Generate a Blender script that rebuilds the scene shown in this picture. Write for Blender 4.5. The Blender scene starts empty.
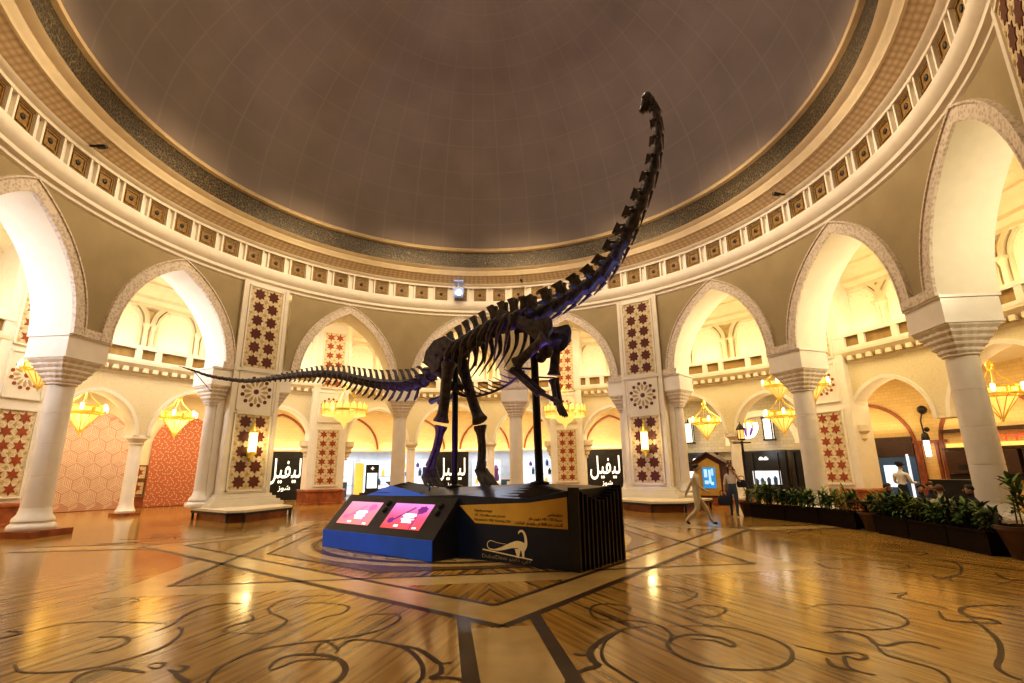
import bpy, bmesh, math, random
from mathutils import Vector, Matrix
random.seed(7)
C = bpy.context.scene.collection
rad = math.radians; sin = math.sin; cos = math.cos; pi = math.pi
PH0, DE, R0 = -47.77, 27.06, 12.0

def P3(phi, r, z=0.0):
    a = rad(phi); return (r*sin(a), r*cos(a), z)

# ------------------------------------------------------------------ materials
MATS = {}
def mat(name, col, rough=.6, metal=0., var=.08, scale=3., bump=0., bscale=40., emit=None, es=0., spec=.5, stretch=None):
    if name in MATS: return MATS[name]
    m = bpy.data.materials.new(name); m.use_nodes = True; nt = m.node_tree; N = nt.nodes; L = nt.links
    b = N['Principled BSDF']; b.inputs['Roughness'].default_value = rough; b.inputs['Metallic'].default_value = metal
    b.inputs['Specular IOR Level'].default_value = spec
    tc = N.new('ShaderNodeTexCoord'); src = tc.outputs['Object']
    if stretch:
        mp = N.new('ShaderNodeMapping'); mp.inputs['Scale'].default_value = stretch; L.new(src, mp.inputs[0]); src = mp.outputs[0]
    n = N.new('ShaderNodeTexNoise'); n.inputs['Scale'].default_value = scale; n.inputs['Detail'].default_value = 5; L.new(src, n.inputs[0])
    r = N.new('ShaderNodeValToRGB'); L.new(n.outputs[0], r.inputs[0])
    r.color_ramp.elements[0].position = .3; r.color_ramp.elements[1].position = .7
    r.color_ramp.elements[0].color = (*[max(0, c*(1-var)) for c in col], 1); r.color_ramp.elements[1].color = (*[min(1, c*(1+var)) for c in col], 1)
    L.new(r.outputs[0], b.inputs['Base Color'])
    if bump:
        n2 = N.new('ShaderNodeTexNoise'); n2.inputs['Scale'].default_value = bscale; L.new(tc.outputs['Object'], n2.inputs[0])
        bp = N.new('ShaderNodeBump'); bp.inputs['Strength'].default_value = bump; bp.inputs['Distance'].default_value = .02
        L.new(n2.outputs[0], bp.inputs['Height']); L.new(bp.outputs[0], b.inputs['Normal'])
    if emit:
        b.inputs['Emission Color'].default_value = (*emit, 1); b.inputs['Emission Strength'].default_value = es
    MATS[name] = m; return m

def voro_mat(name, c1, c2, scale, rough=.6, bump=.6, lo=.05, hi=.12, feature='DISTANCE_TO_EDGE', emit=None, es=0., metal=0.):
    m = mat(name, c1, rough, metal); nt = m.node_tree; N = nt.nodes; L = nt.links; b = N['Principled BSDF']
    tc = N.new('ShaderNodeTexCoord'); v = N.new('ShaderNodeTexVoronoi'); v.feature = feature; v.inputs['Scale'].default_value = scale
    L.new(tc.outputs['Object'], v.inputs['Vector'])
    r = N.new('ShaderNodeValToRGB'); r.color_ramp.elements[0].position = lo; r.color_ramp.elements[1].position = hi
    r.color_ramp.elements[0].color = (*c2, 1); r.color_ramp.elements[1].color = (*c1, 1)
    L.new(v.outputs['Distance'], r.inputs[0]); L.new(r.outputs[0], b.inputs['Base Color'])
    bp = N.new('ShaderNodeBump'); bp.inputs['Strength'].default_value = bump; bp.inputs['Distance'].default_value = .03
    L.new(r.outputs[0], bp.inputs['Height']); L.new(bp.outputs[0], b.inputs['Normal'])
    if emit:
        L.new(r.outputs[0], b.inputs['Emission Color']); b.inputs['Emission Strength'].default_value = es
    return m

def brick_mat(name, c1, c2, mortar, scale=1.6, rough=.7):
    m = mat(name, c1, rough); nt = m.node_tree; N = nt.nodes; L = nt.links; b = N['Principled BSDF']
    tc = N.new('ShaderNodeTexCoord'); sp = N.new('ShaderNodeSeparateXYZ'); L.new(tc.outputs['Object'], sp.inputs[0])
    at = N.new('ShaderNodeMath'); at.operation = 'ARCTAN2'; L.new(sp.outputs[0], at.inputs[0]); L.new(sp.outputs[1], at.inputs[1])
    mu = N.new('ShaderNodeMath'); mu.operation = 'MULTIPLY'; mu.inputs[1].default_value = 22; L.new(at.outputs[0], mu.inputs[0])
    cb = N.new('ShaderNodeCombineXYZ'); L.new(mu.outputs[0], cb.inputs[0]); L.new(sp.outputs[2], cb.inputs[1])
    br = N.new('ShaderNodeTexBrick'); br.inputs['Scale'].default_value = scale; L.new(cb.outputs[0], br.inputs['Vector'])
    br.inputs['Color1'].default_value = (*c1, 1); br.inputs['Color2'].default_value = (*c2, 1); br.inputs['Mortar'].default_value = (*mortar, 1)
    br.inputs['Mortar Size'].default_value = .012
    L.new(br.outputs[0], b.inputs['Base Color']); return m

def glow(name, col, s):
    if name in MATS: return MATS[name]
    m = mat(name, col, .5, emit=col, es=s); return m

WHITE = mat('white_plaster', (.80, .74, .64), .55, var=.04, bump=.05)
CREAM = mat('cream_stone', (.78, .68, .50), .6, var=.05, bump=.08)
REVEAL = mat('smooth_reveal', (.82, .76, .64), .6, var=.03)
TAUPE = mat('taupe_plaster', (.36, .29, .17), .8, var=.07, scale=1.2, bump=.12, bscale=25)
MARBLE = mat('column_marble', (.82, .77, .71), .3, var=.05, scale=2)
CARVED = voro_mat('carved_scroll', (.74, .65, .55), (.48, .40, .33), 11, .6, 1., .10, .62, 'F1')
LACE = voro_mat('carved_lattice_relief', (.74, .64, .43), (.68, .58, .38), 9, .6, .5, .02, .10)
BROWNM = mat('brown_marble', (.30, .095, .035), .25, var=.35, scale=2.5)
YSTONE = brick_mat('yellow_sandstone', (.72, .52, .24), (.66, .47, .2), (.55, .38, .16))
PSTONE = brick_mat('pale_sandstone', (.74, .58, .34), (.68, .53, .3), (.6, .45, .25))
GSTONE = brick_mat('grey_stone', (.52, .47, .36), (.44, .4, .3), (.36, .32, .24), 1.3)
STAR = mat('star_red_brown', (.105, .020, .008), .45, var=.15)
STARR = mat('star_orange_brown', (.30, .065, .018), .5, var=.15)
PANEL = voro_mat('panel_beige', (.62, .50, .30), (.78, .70, .55), 5, .55, .3, .03, .06)
PETAL = mat('petal_beige', (.46, .34, .17), .6)
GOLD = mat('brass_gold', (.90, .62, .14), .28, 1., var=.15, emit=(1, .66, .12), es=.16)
GOLDGLOW = glow('lantern_amber_glass', (1., .68, .18), .75)
LAMPGLOW = glow('lantern_bright_glass', (1., .80, .38), 3.2)
WHITEGLOW = glow('white_light_tube', (1., .96, .9), 2.5)
BLACK = mat('black_metal', (.012, .012, .014), .4, var=.3)
DKWOOD = mat('dark_wood', (.055, .024, .012), .45, var=.4, scale=4, stretch=(1, 1, 8))
REDWOOD = mat('red_brown_wood', (.26, .075, .03), .4, var=.3, scale=4)
PLANTERM = mat('planter_brown', (.016, .008, .004), .8, spec=.15, var=.35, scale=8, stretch=(1, 1, 6))
POTM = mat('pot_brown', (.085, .042, .02), .5, var=.3)
BONE = mat('cast_bone_dark', (.085, .070, .070), .5, var=.55, scale=9, bump=.5, bscale=30)
SOIL = mat('soil', (.03, .02, .012), .9)

def dome_mat():
    m = mat('dome_panels', (.15, .115, .092), .75, var=.1, scale=.6); nt = m.node_tree; N = nt.nodes; L = nt.links; b = N['Principled BSDF']
    base = b.inputs['Base Color'].links[0].from_socket
    tc = N.new('ShaderNodeTexCoord'); sp = N.new('ShaderNodeSeparateXYZ'); L.new(tc.outputs['Object'], sp.inputs[0])
    def math_(op, a, bb=None):
        n = N.new('ShaderNodeMath'); n.operation = op
        for i, x in enumerate((a, bb)):
            if x is None: continue
            if isinstance(x, (int, float)): n.inputs[i].default_value = x
            else: L.new(x, n.inputs[i])
        return n.outputs[0]
    ang = math_('ARCTAN2', sp.outputs[0], sp.outputs[1])
    f1 = math_('FRACT', math_('MULTIPLY', ang, 44/(2*pi)))
    d1 = math_('ABSOLUTE', math_('SUBTRACT', f1, .5))
    rr = math_('SQRT', math_('ADD', math_('MULTIPLY', sp.outputs[0], sp.outputs[0]), math_('MULTIPLY', sp.outputs[1], sp.outputs[1])))
    el = math_('ARCTAN2', math_('SUBTRACT', sp.outputs[2], 12.9), rr)
    f2 = math_('FRACT', math_('MULTIPLY', el, 8.0))
    d2 = math_('ABSOLUTE', math_('SUBTRACT', f2, .5))
    l1 = math_('GREATER_THAN', d1, .478); l2 = math_('GREATER_THAN', d2, .484)
    l = math_('MAXIMUM', l1, l2)
    mx = N.new('ShaderNodeMixRGB'); mx.inputs[2].default_value = (.22, .18, .15, 1); L.new(base, mx.inputs[1])
    L.new(math_('MULTIPLY', l, .30), mx.inputs[0]); L.new(mx.outputs[0], b.inputs['Base Color'])
    return m
DOME = dome_mat()

def floor_mat():
    m = bpy.data.materials.new('veined_travertine'); m.use_nodes = True; nt = m.node_tree; N = nt.nodes; L = nt.links; b = N['Principled BSDF']
    tc = N.new('ShaderNodeTexCoord'); sp = N.new('ShaderNodeSeparateXYZ'); L.new(tc.outputs['Object'], sp.inputs[0])
    ab = N.new('ShaderNodeMath'); ab.operation = 'ABSOLUTE'
    sb = N.new('ShaderNodeMath'); sb.operation = 'SUBTRACT'; sb.inputs[1].default_value = .3; L.new(sp.outputs[0], sb.inputs[0]); L.new(sb.outputs[0], ab.inputs[0])
    cb = N.new('ShaderNodeCombineXYZ'); L.new(ab.outputs[0], cb.inputs[0]); L.new(sp.outputs[1], cb.inputs[1])
    mp = N.new('ShaderNodeMapping'); mp.inputs['Rotation'].default_value = (0, 0, rad(70)); L.new(cb.outputs[0], mp.inputs[0])
    mp2 = N.new('ShaderNodeMapping'); mp2.inputs['Scale'].default_value = (.45, 9, 1); L.new(mp.outputs[0], mp2.inputs[0])
    n = N.new('ShaderNodeTexNoise'); n.inputs['Scale'].default_value = 1.3; n.inputs['Detail'].default_value = 3.5; n.inputs['Roughness'].default_value = .55
    n.inputs['Distortion'].default_value = .35; L.new(mp2.outputs[0], n.inputs[0])
    r = N.new('ShaderNodeValToRGB'); L.new(n.outputs[0], r.inputs[0]); e = r.color_ramp.elements
    e[0].position = .34; e[0].color = (.085, .042, .011, 1); e[1].position = .72; e[1].color = (.58, .36, .095, 1)
    k = e.new(.45); k.color = (.36, .20, .046, 1); k = e.new(.56); k.color = (.46, .27, .066, 1)
    n2 = N.new('ShaderNodeTexNoise'); n2.inputs['Scale'].default_value = .35; L.new(tc.outputs['Object'], n2.inputs[0])
    mx = N.new('ShaderNodeMixRGB'); mx.blend_type = 'MULTIPLY'; mx.inputs[0].default_value = .5
    L.new(r.outputs[0], mx.inputs[1]); r2 = N.new('ShaderNodeValToRGB'); L.new(n2.outputs[0], r2.inputs[0])
    r2.color_ramp.elements[0].position = .35; r2.color_ramp.elements[0].color = (.7, .66, .6, 1); r2.color_ramp.elements[1].position = .65; r2.color_ramp.elements[1].color = (1, 1, 1, 1)
    L.new(r2.outputs[0], mx.inputs[2]); L.new(mx.outputs[0], b.inputs['Base Color'])
    b.inputs['Roughness'].default_value = .14
    b.inputs['Specular IOR Level'].default_value = .45
    bp = N.new('ShaderNodeBump'); bp.inputs['Strength'].default_value = .01; bp.inputs['Distance'].default_value = .02
    L.new(n.outputs[0], bp.inputs['Height']); L.new(bp.outputs[0], b.inputs['Normal'])
    return m
FLOOR = floor_mat()
INLAY = mat('inlay_dark_marble', (.045, .022, .008), .35, var=.35, scale=4, spec=.25)
INLAYL = mat('inlay_pale_marble', (.50, .34, .13), .2, var=.15, scale=2)
INLAYM = mat('inlay_mid_marble', (.16, .085, .028), .2, var=.4, scale=3, stretch=(1, 6, 1))

# ------------------------------------------------------------------ mesh builder
class MB:
    def __init__(s): s.v = []; s.f = []; s.s = []; s.mi = []
    def add(s, V, F, sm=False, M=None, mi=0):
        n = len(s.v)
        s.v += [tuple(M @ Vector(p)) for p in V] if M else [tuple(p) for p in V]
        s.f += [tuple(i+n for i in f) for f in F]; s.s += [sm]*len(F); s.mi += [mi]*len(F)
        return s
    def box(s, c, d, M=None, mi=0):
        x, y, z = c; a, b, h = d[0]/2, d[1]/2, d[2]/2
        V = [(x+i*a, y+j*b, z+k*h) for k in (-1, 1) for j in (-1, 1) for i in (-1, 1)]
        return s.add(V, [(0,2,3,1),(4,5,7,6),(0,1,5,4),(2,6,7,3),(0,4,6,2),(1,3,7,5)], False, M, mi)
    def loft(s, rings, cap=True, sm=False, M=None, closed=True, mi=0):
        n = len(rings[0]); V = [p for r in rings for p in r]; F = []
        for i in range(len(rings)-1):
            for j in range(n if closed else n-1):
                k = (j+1) % n; F.append((i*n+j, i*n+k, (i+1)*n+k, (i+1)*n+j))
        if cap and closed: F.append(tuple(range(n-1, -1, -1))); F.append(tuple(range((len(rings)-1)*n, len(rings)*n)))
        return s.add(V, F, sm, M, mi)
    def lathe(s, prof, n=24, M=None, sm=True, cap=True, mi=0, x0=0., y0=0., ph=0.):
        return s.loft([[(x0+r*cos(2*pi*j/n+ph), y0+r*sin(2*pi*j/n+ph), z) for j in range(n)] for r, z in prof], cap, sm, M, mi=mi)
    def tube(s, pts, rr, n=8, sm=True, M=None, flat=1., mi=0, up=None):
        pts = [Vector(p) for p in pts]
        if not isinstance(rr, (list, tuple)): rr = [rr]*len(pts)
        rings = []; ref = None
        for i, p in enumerate(pts):
            t = (pts[min(i+1, len(pts)-1)]-pts[max(i-1, 0)]).normalized()
            if ref is None:
                ref = Vector(up) if up else (Vector((0, 0, 1)) if abs(t.z) < .9 else Vector((1, 0, 0)))
            a = t.cross(ref)
            if a.length < 1e-6: a = t.cross(Vector((0, 1, .1)))
            a.normalize(); b = a.cross(t).normalized(); ref = b
            rings.append([p + a*rr[i]*cos(2*pi*j/n)*flat + b*rr[i]*sin(2*pi*j/n) for j in range(n)])
        return s.loft(rings, True, sm, M, mi=mi)
    def prism(s, poly, z0, z1, M=None, mi=0):
        n = len(poly); V = [(x, y, z0) for x, y in poly]+[(x, y, z1) for x, y in poly]
        F = [tuple(range(n-1, -1, -1)), tuple(range(n, 2*n))]+[(i, (i+1) % n, n+(i+1) % n, n+i) for i in range(n)]
        return s.add(V, F, False, M, mi)
    def prism_xz(s, poly, y0, y1, M=None, mi=0):
        n = len(poly); V = [(x, y0, z) for x, z in poly]+[(x, y1, z) for x, z in poly]
        F = [tuple(range(n)), tuple(range(2*n-1, n-1, -1))]+[(i, n+i, n+(i+1) % n, (i+1) % n) for i in range(n)]
        return s.add(V, F, False, M, mi)
    def ball(s, c, r, n=10, M=None, mi=0, sz=1.):
        pr = [(max(1e-4, r*sin(pi*i/6)), c[2]-r*sz*cos(pi*i/6)) for i in range(7)]
        return s.lathe(pr, n, M, True, True, mi, c[0], c[1])
    def mesh(s, name):
        me = bpy.data.meshes.new(name); me.from_pydata(s.v, [], s.f); me.update()
        bm = bmesh.new(); bm.from_mesh(me); bmesh.ops.recalc_face_normals(bm, faces=bm.faces); bm.to_mesh(me); bm.free()
        me.polygons.foreach_set('use_smooth', s.s); me.polygons.foreach_set('material_index', s.mi)
        if any(s.s):
            try: me.set_sharp_from_angle(angle=rad(42))
            except Exception: pass
        return me
    def build(s, name, m, par=None, loc=(0, 0, 0), rz=0.):
        me = s.mesh(name)
        for x in (m if isinstance(m, (list, tuple)) else [m]): me.materials.append(x)
        return link(name, me, par, loc, rz)

def link(name, data, par=None, loc=(0, 0, 0), rz=0.):
    o = bpy.data.objects.new(name, data); C.objects.link(o); o.location = loc; o.rotation_euler = (0, 0, rz)
    if par: o.parent = par
    return o
def tag(o, label, cat, group=None):
    o['label'] = label; o['category'] = cat
    if group: o['group'] = group
    return o
def thing(name, label, cat, loc=(0, 0, 0), rz=0., group=None):
    return tag(link(name, None, None, loc, rz), label, cat, group)
def at(phi, r, z=0.): return dict(loc=P3(phi, r, z), rz=-rad(phi))
def struct(name, mb, m, **k):
    o = mb.build(name, m, **k)
    if 'par' not in k: o['kind'] = 'structure'
    return o
KIDS = {}
def copytree(o, par=None):
    c = o.copy(); C.objects.link(c)
    if par: c.parent = par
    for ch in [x for x in o.children]: copytree(ch, c)
    return c
def dup(o, label, loc=None, rz=None, group=None):
    c = copytree(o); c['label'] = label
    if loc is not None: c.location = loc
    if rz is not None: c.rotation_euler = (0, 0, rz)
    if group: c['group'] = group
    return c
def catmull(P, n=8):
    P = [Vector(p) for p in P]; out = []
    for i in range(len(P)-1):
        a, b, c, d = P[max(i-1, 0)], P[i], P[i+1], P[min(i+2, len(P)-1)]
        for k in range(n):
            t = k/n; out.append(.5*((2*b)+(c-a)*t+(2*a-5*b+4*c-d)*t*t+(3*b-a-3*c+d)*t**3))
    out.append(P[-1]); return out
def sub(phi, r, x, z):           # point x metres along the tangent, on the cylinder of radius r
    a = rad(phi)+x/R0; return (r*sin(a), r*cos(a), z)
def star(n, ro, ri, cx=0., cy=0., ph=pi/2):
    return [(cx+(ro if k % 2 == 0 else ri)*cos(ph+pi*k/n), cy+(ro if k % 2 == 0 else ri)*sin(ph+pi*k/n)) for k in range(2*n)]

# text: Arabic letters are joined by hand into their contextual shapes
AR = {0x627:(0xFE8D,1),0x623:(0xFE83,1),0x628:(0xFE8F,3),0x62A:(0xFE95,3),0x62C:(0xFE9D,3),0x62D:(0xFEA1,3),0x62F:(0xFEA9,1),0x631:(0xFEAD,1),0x632:(0xFEAF,1),0x633:(0xFEB1,3),
      0x634:(0xFEB5,3),0x639:(0xFEC9,3),0x63A:(0xFECD,3),0x641:(0xFED1,3),0x643:(0xFED9,3),0x644:(0xFEDD,3),0x645:(0xFEE1,3),0x646:(0xFEE5,3),0x647:(0xFEE9,3),0x648:(0xFEED,1),0x64A:(0xFEF1,3),0x629:(0xFE93,1)}
def arab(t):
    out = []
    for i, ch in enumerate(t):
        c = ord(ch)
        if c not in AR: out.append(ch); continue
        f, dual = AR[c]
        prev = i > 0 and ord(t[i-1]) in AR and AR[ord(t[i-1])][1] == 3
        nxt = dual == 3 and i+1 < len(t) and ord(t[i+1]) in AR
        k = (3 if nxt else 1) if prev else (2 if nxt else 0)
        out.append(chr(f+k))
    s = ''.join(reversed(out))
    import re
    return re.sub(r'[0-9]+', lambda m: m.group()[::-1], s)
def text(name, body, size, m, par, M, align='CENTER', ext=.004, bold=0.):
    cu = bpy.data.curves.new(name, 'FONT'); cu.body = body; cu.size = size; cu.align_x = align; cu.extrude = ext; cu.offset = bold; cu.resolution_u = 3
    tmp = bpy.data.objects.new('tmp', cu); C.objects.link(tmp)
    me = bpy.data.meshes.new_from_object(tmp.evaluated_get(bpy.context.evaluated_depsgraph_get()))
    bpy.data.objects.remove(tmp); bpy.data.curves.remove(cu)
    me.materials.clear(); me.materials.append(m); me.transform(M)
    o = link(name, me, par); return o
XZ = Matrix(((1, 0, 0, 0), (0, 0, -1, 0), (0, 1, 0, 0), (0, 0, 0, 1)))   # text standing upright, read from -y

# ------------------------------------------------------------------ measured coordinates (metres)
FLOORDATA = [[0.07,[[-2.08,-9.16],[-2.15,-8.96],[-2.2,-8.66],[-2.15,-8.38],[-1.99,-8.16],[-1.73,-8.04],[-1.45,-7.98],[-1.24,-7.89],[-1.0,-7.73],[-0.85,-7.48],[-0.8,-7.25],[-0.87,-7.08],[-1.08,-7.05],[-1.25,-7.11],[-1.32,-7.25]]],[0.1,[[-1.75,-8.71],[-1.76,-8.5],[-1.67,-8.38],[-1.49,-8.37],[-1.34,-8.42],[-1.17,-8.57],[-1.07,-8.79],[-1.06,-8.99],[-1.1,-9.08],[-1.18,-9.26]]],[0.06,[[-1.73,-8.75],[-1.67,-8.69],[-1.57,-8.54],[-1.39,-8.51],[-1.22,-8.55]]],[0.06,[[-1.45,-8.39],[-1.49,-8.18],[-1.45,-8.01],[-1.27,-8.25],[-1.27,-8.37]]],[0.08,[[-1.27,-8.25],[-1.21,-8.01],[-1.0,-8.03],[-0.75,-8.18],[-0.55,-8.41],[-0.42,-8.73],[-0.38,-9.0],[-0.41,-9.16],[-0.48,-9.39]]],[0.1,[[-0.75,-8.18],[-0.5,-8.34],[-0.34,-8.59],[-0.25,-8.75],[-0.15,-8.73]]],[0.1,[[-0.25,-8.75],[-0.23,-8.96],[-0.3,-9.07],[-0.13,-9.09],[0.04,-9.21]]],[0.06,[[-2.67,-7.52],[-2.52,-7.59],[-2.25,-7.65],[-2.11,-7.48],[-2.11,-7.2],[-2.26,-7.0],[-2.45,-6.79],[-2.55,-6.5],[-2.46,-6.13],[-2.11,-5.98],[-1.77,-6.06]]],[0.06,[[-2.22,-6.61],[-2.14,-6.4],[-1.88,-6.41],[-1.62,-6.55],[-1.51,-6.7],[-1.55,-6.97],[-1.7,-7.08],[-1.78,-7.25]]],[0.07,[[-2.69,-7.52],[-2.68,-7.36],[-2.59,-7.2],[-2.53,-7.09],[-2.54,-7.23]]],[0.07,[[1.49,-7.14],[1.45,-7.44],[1.56,-7.63],[1.85,-7.69],[2.06,-7.86],[2.11,-8.08],[2.06,-8.31],[1.95,-8.48],[1.91,-8.72],[1.98,-8.95],[2.12,-9.12],[2.34,-9.2],[2.6,-9.2],[2.85,-9.05],[3.03,-8.77],[3.04,-8.48],[2.9,-8.17],[2.67,-7.99],[2.36,-7.95],[2.17,-7.93]]],[0.07,[[1.36,-7.13],[1.49,-7.14],[1.58,-6.99],[1.78,-6.94],[1.94,-7.06],[1.98,-7.21],[1.87,-7.3]]],[0.12,[[1.95,-7.9],[1.69,-7.97],[1.44,-8.19],[1.27,-8.4],[1.14,-8.63],[1.12,-8.85],[1.13,-8.96],[0.92,-9.1],[0.8,-9.3],[0.75,-9.48]]],[0.1,[[0.98,-8.65],[1.04,-8.69],[1.11,-8.7]]],[0.06,[[1.56,-8.11],[1.38,-8.32],[1.25,-8.64],[1.22,-8.9],[1.29,-9.14],[1.36,-9.36],[1.46,-9.51]]],[0.08,[[1.95,-8.48],[2.15,-8.28],[2.35,-8.25],[2.54,-8.37],[2.59,-8.55],[2.52,-8.63],[2.44,-8.45],[2.23,-8.38]]],[0.06,[[2.3,-6.29],[2.52,-6.14],[2.92,-6.1],[3.1,-6.4],[3.07,-6.65],[2.79,-6.93],[2.58,-6.98]]],[0.06,[[2.62,-7.33],[2.85,-7.15],[3.05,-7.21],[3.11,-7.39],[2.88,-7.62],[2.69,-7.65]]],[0.06,[[4.03,-7.5],[4.31,-7.34],[4.59,-7.35],[4.88,-7.54],[4.94,-7.8],[4.86,-8.06],[4.65,-8.24],[4.43,-8.31],[4.15,-8.31],[3.95,-8.21],[3.82,-8.09]]],[0.08,[[3.66,-8.36],[3.91,-8.34],[4.01,-8.49],[3.93,-8.73],[4.0,-8.78],[4.19,-8.72],[4.35,-8.74],[4.42,-8.93]]],[0.06,[[3.93,-8.73],[3.8,-8.98],[3.85,-9.16],[3.93,-9.33],[3.91,-9.48],[3.8,-9.64]]],[0.07,[[3.14,-8.68],[3.23,-8.8],[3.35,-8.93],[3.55,-8.92],[3.59,-9.03],[3.47,-9.09],[3.4,-9.01],[3.26,-9.22],[3.27,-9.35],[3.35,-9.43]]],[0.08,[[3.21,-9.02],[3.15,-9.21],[3.27,-9.35]]],[0.1,[[5.53,-7.75],[5.3,-8.07],[5.44,-8.19],[5.71,-8.27],[5.78,-8.13],[5.67,-8.0],[5.78,-7.78],[6.02,-7.63],[6.34,-7.61],[6.66,-7.71]]],[0.08,[[5.64,-8.0],[5.43,-8.39],[5.14,-8.8],[4.79,-9.14],[4.5,-9.37],[4.4,-9.54],[4.41,-9.65]]],[0.06,[[5.56,-6.93],[5.89,-6.9],[5.6,-7.09],[5.59,-7.23],[5.7,-7.59],[5.67,-7.77]]],[0.07,[[7.25,-5.85],[7.07,-6.17],[7.45,-6.02],[7.6,-6.15]]],[0.07,[[8.57,-4.85],[8.27,-5.34],[7.74,-5.85],[7.3,-6.11],[7.1,-6.37]]],[0.06,[[6.26,-4.5],[6.7,-4.33],[7.22,-4.5],[7.53,-4.83],[7.45,-5.22],[7.03,-5.4]]],[0.06,[[6.17,-4.62],[6.06,-5.14],[6.29,-5.29]]],[0.1,[[8.26,-5.93],[8.02,-6.31],[8.16,-6.43]]],[0.08,[[7.52,-6.62],[8.08,-6.41]]],[0.07,[[7.95,-3.82],[8.49,-3.73],[8.87,-3.9],[8.81,-4.12],[8.45,-4.29]]],[0.07,[[-4.14,-8.32],[-3.97,-8.49],[-3.78,-8.56],[-3.52,-8.56],[-3.33,-8.48],[-3.18,-8.31],[-3.05,-8.05],[-3.05,-7.74],[-3.15,-7.43],[-3.28,-7.27]]],[0.07,[[-3.43,-7.44],[-3.39,-7.16],[-3.45,-6.79],[-3.41,-6.44],[-3.23,-6.27],[-2.96,-6.31]]],[0.08,[[-3.94,-7.57],[-3.71,-7.58],[-3.55,-7.68],[-3.49,-7.89],[-3.54,-8.03],[-3.66,-8.08]]],[0.06,[[-3.55,-7.68],[-3.48,-7.56]]],[0.1,[[-3.3,-8.82],[-3.33,-8.63],[-3.21,-8.52],[-3.01,-8.58],[-2.81,-8.66]]],[0.05,[[-2.88,-8.5],[-2.85,-8.44],[-2.76,-8.45],[-2.75,-8.58],[-2.87,-8.52]]],[0.05,[[-4.83,-7.27],[-4.68,-7.0],[-4.3,-6.95],[-3.78,-7.06],[-3.46,-7.13]]],[0.08,[[-2.64,-8.62],[-2.52,-8.69],[-2.5,-8.58],[-2.6,-8.53]]],[0.1,[[-2.53,-8.72],[-2.38,-8.87],[-2.29,-8.93]]],[0.06,[[-2.66,-7.53],[-2.69,-7.35],[-2.58,-7.21],[-2.55,-7.01],[-2.66,-6.89]]],[0.08,[[-4.98,-7.47],[-4.91,-7.39],[-4.92,-7.28],[-5.11,-7.22]]],[0.03,[[-4.91,-6.19],[-4.73,-5.8],[-4.48,-5.98],[-4.71,-6.34],[-4.91,-6.19]]],[0.12,[[-4.58,-5.99],[-4.53,-5.97]]]]
NECK = [[1.292,-3.294,4.889],[1.647,-3.623,5.019],[1.985,-3.937,5.121],[2.275,-4.205,5.251],[2.555,-4.466,5.419],[2.764,-4.659,5.646],[2.957,-4.838,5.959],[3.152,-5.019,6.352],[3.349,-5.202,6.824],[3.515,-5.356,7.309],[3.621,-5.454,7.784],[3.666,-5.496,8.256],[3.647,-5.478,8.687],[3.585,-5.421,8.944]]
SKULL = [[3.601,-5.436,8.956],[3.542,-5.381,9.012],[3.475,-5.319,8.831]]
DORS = [[-0.616,-1.523,4.309],[-0.365,-1.756,4.461],[-0.12,-1.984,4.56],[0.165,-2.248,4.669],[0.44,-2.504,4.775],[0.707,-2.751,4.853],[1.006,-3.028,4.895],[1.292,-3.294,4.889]]
TAIL = [[-0.616,-1.523,4.309],[-1.346,-0.7,3.893],[-2.27,0.2,3.987],[-3.141,1.0,4.235],[-3.899,1.7,4.509],[-4.685,2.3,4.68],[-5.514,2.9,4.756],[-6.325,3.4,4.777],[-7.116,3.75,4.735],[-7.734,3.85,4.716],[-8.345,3.7,4.771],[-8.659,3.3,4.8],[-8.889,2.8,4.873],[-9.002,2.2,4.898]]
LIMB = {"femL":[[-0.517,-2.093,4.164],[-0.579,-2.035,3.622],[-0.618,-2.0,3.156],[-0.682,-1.94,2.767]],"tibL":[[-0.679,-1.942,2.675],[-0.765,-1.862,2.223],[-0.924,-1.715,1.753]],"footL":[[-0.923,-1.716,1.731],[-0.942,-1.699,1.529],[-0.815,-1.816,1.375]],"femR":[[-0.247,-1.388,4.314],[-0.065,-1.557,3.702],[0.084,-1.696,3.192],[0.228,-1.829,2.797]],"tibR":[[0.228,-1.829,2.679],[0.276,-1.874,2.168],[0.255,-1.854,1.694]],"footR":[[0.255,-1.854,1.672],[0.323,-1.917,1.494],[0.455,-2.04,1.363]],"isch":[[-0.377,-1.745,3.67],[-0.572,-1.564,3.429],[-0.878,-1.28,3.32]],"scap":[[0.574,-3.105,4.983],[0.946,-3.45,4.815],[1.331,-3.807,4.538],[1.622,-4.077,4.38]],"humA":[[1.52,-4.051,4.281],[1.258,-3.807,4.065],[0.948,-3.52,3.827]],"radA":[[0.927,-3.501,3.745],[1.171,-3.727,3.451],[1.421,-3.958,3.148]],"handA":[[1.42,-3.958,3.128],[1.593,-4.118,3.026],[1.725,-4.241,2.893]],"humB":[[1.849,-3.333,4.405],[1.819,-3.305,4.009],[1.789,-3.278,3.64]],"radB":[[1.806,-3.293,3.571],[1.836,-3.321,3.307],[1.865,-3.348,3.026]],"handB":[[1.864,-3.347,3.005],[1.914,-3.394,2.852],[1.964,-3.44,2.702]],"belly":[[-0.424,-1.701,3.531],[-0.155,-1.951,3.374],[0.171,-2.254,3.331],[0.548,-2.603,3.394],[0.866,-2.898,3.527],[1.153,-3.164,3.747]],"post1":[[-0.347,-1.773,1.279],[-0.376,-1.747,4.338]],"post2":[[1.41,-3.404,1.386],[1.347,-3.345,4.623]],"wire":[[-8.891,2.8,4.89],[-8.25,2.8,4.211]]}
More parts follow.
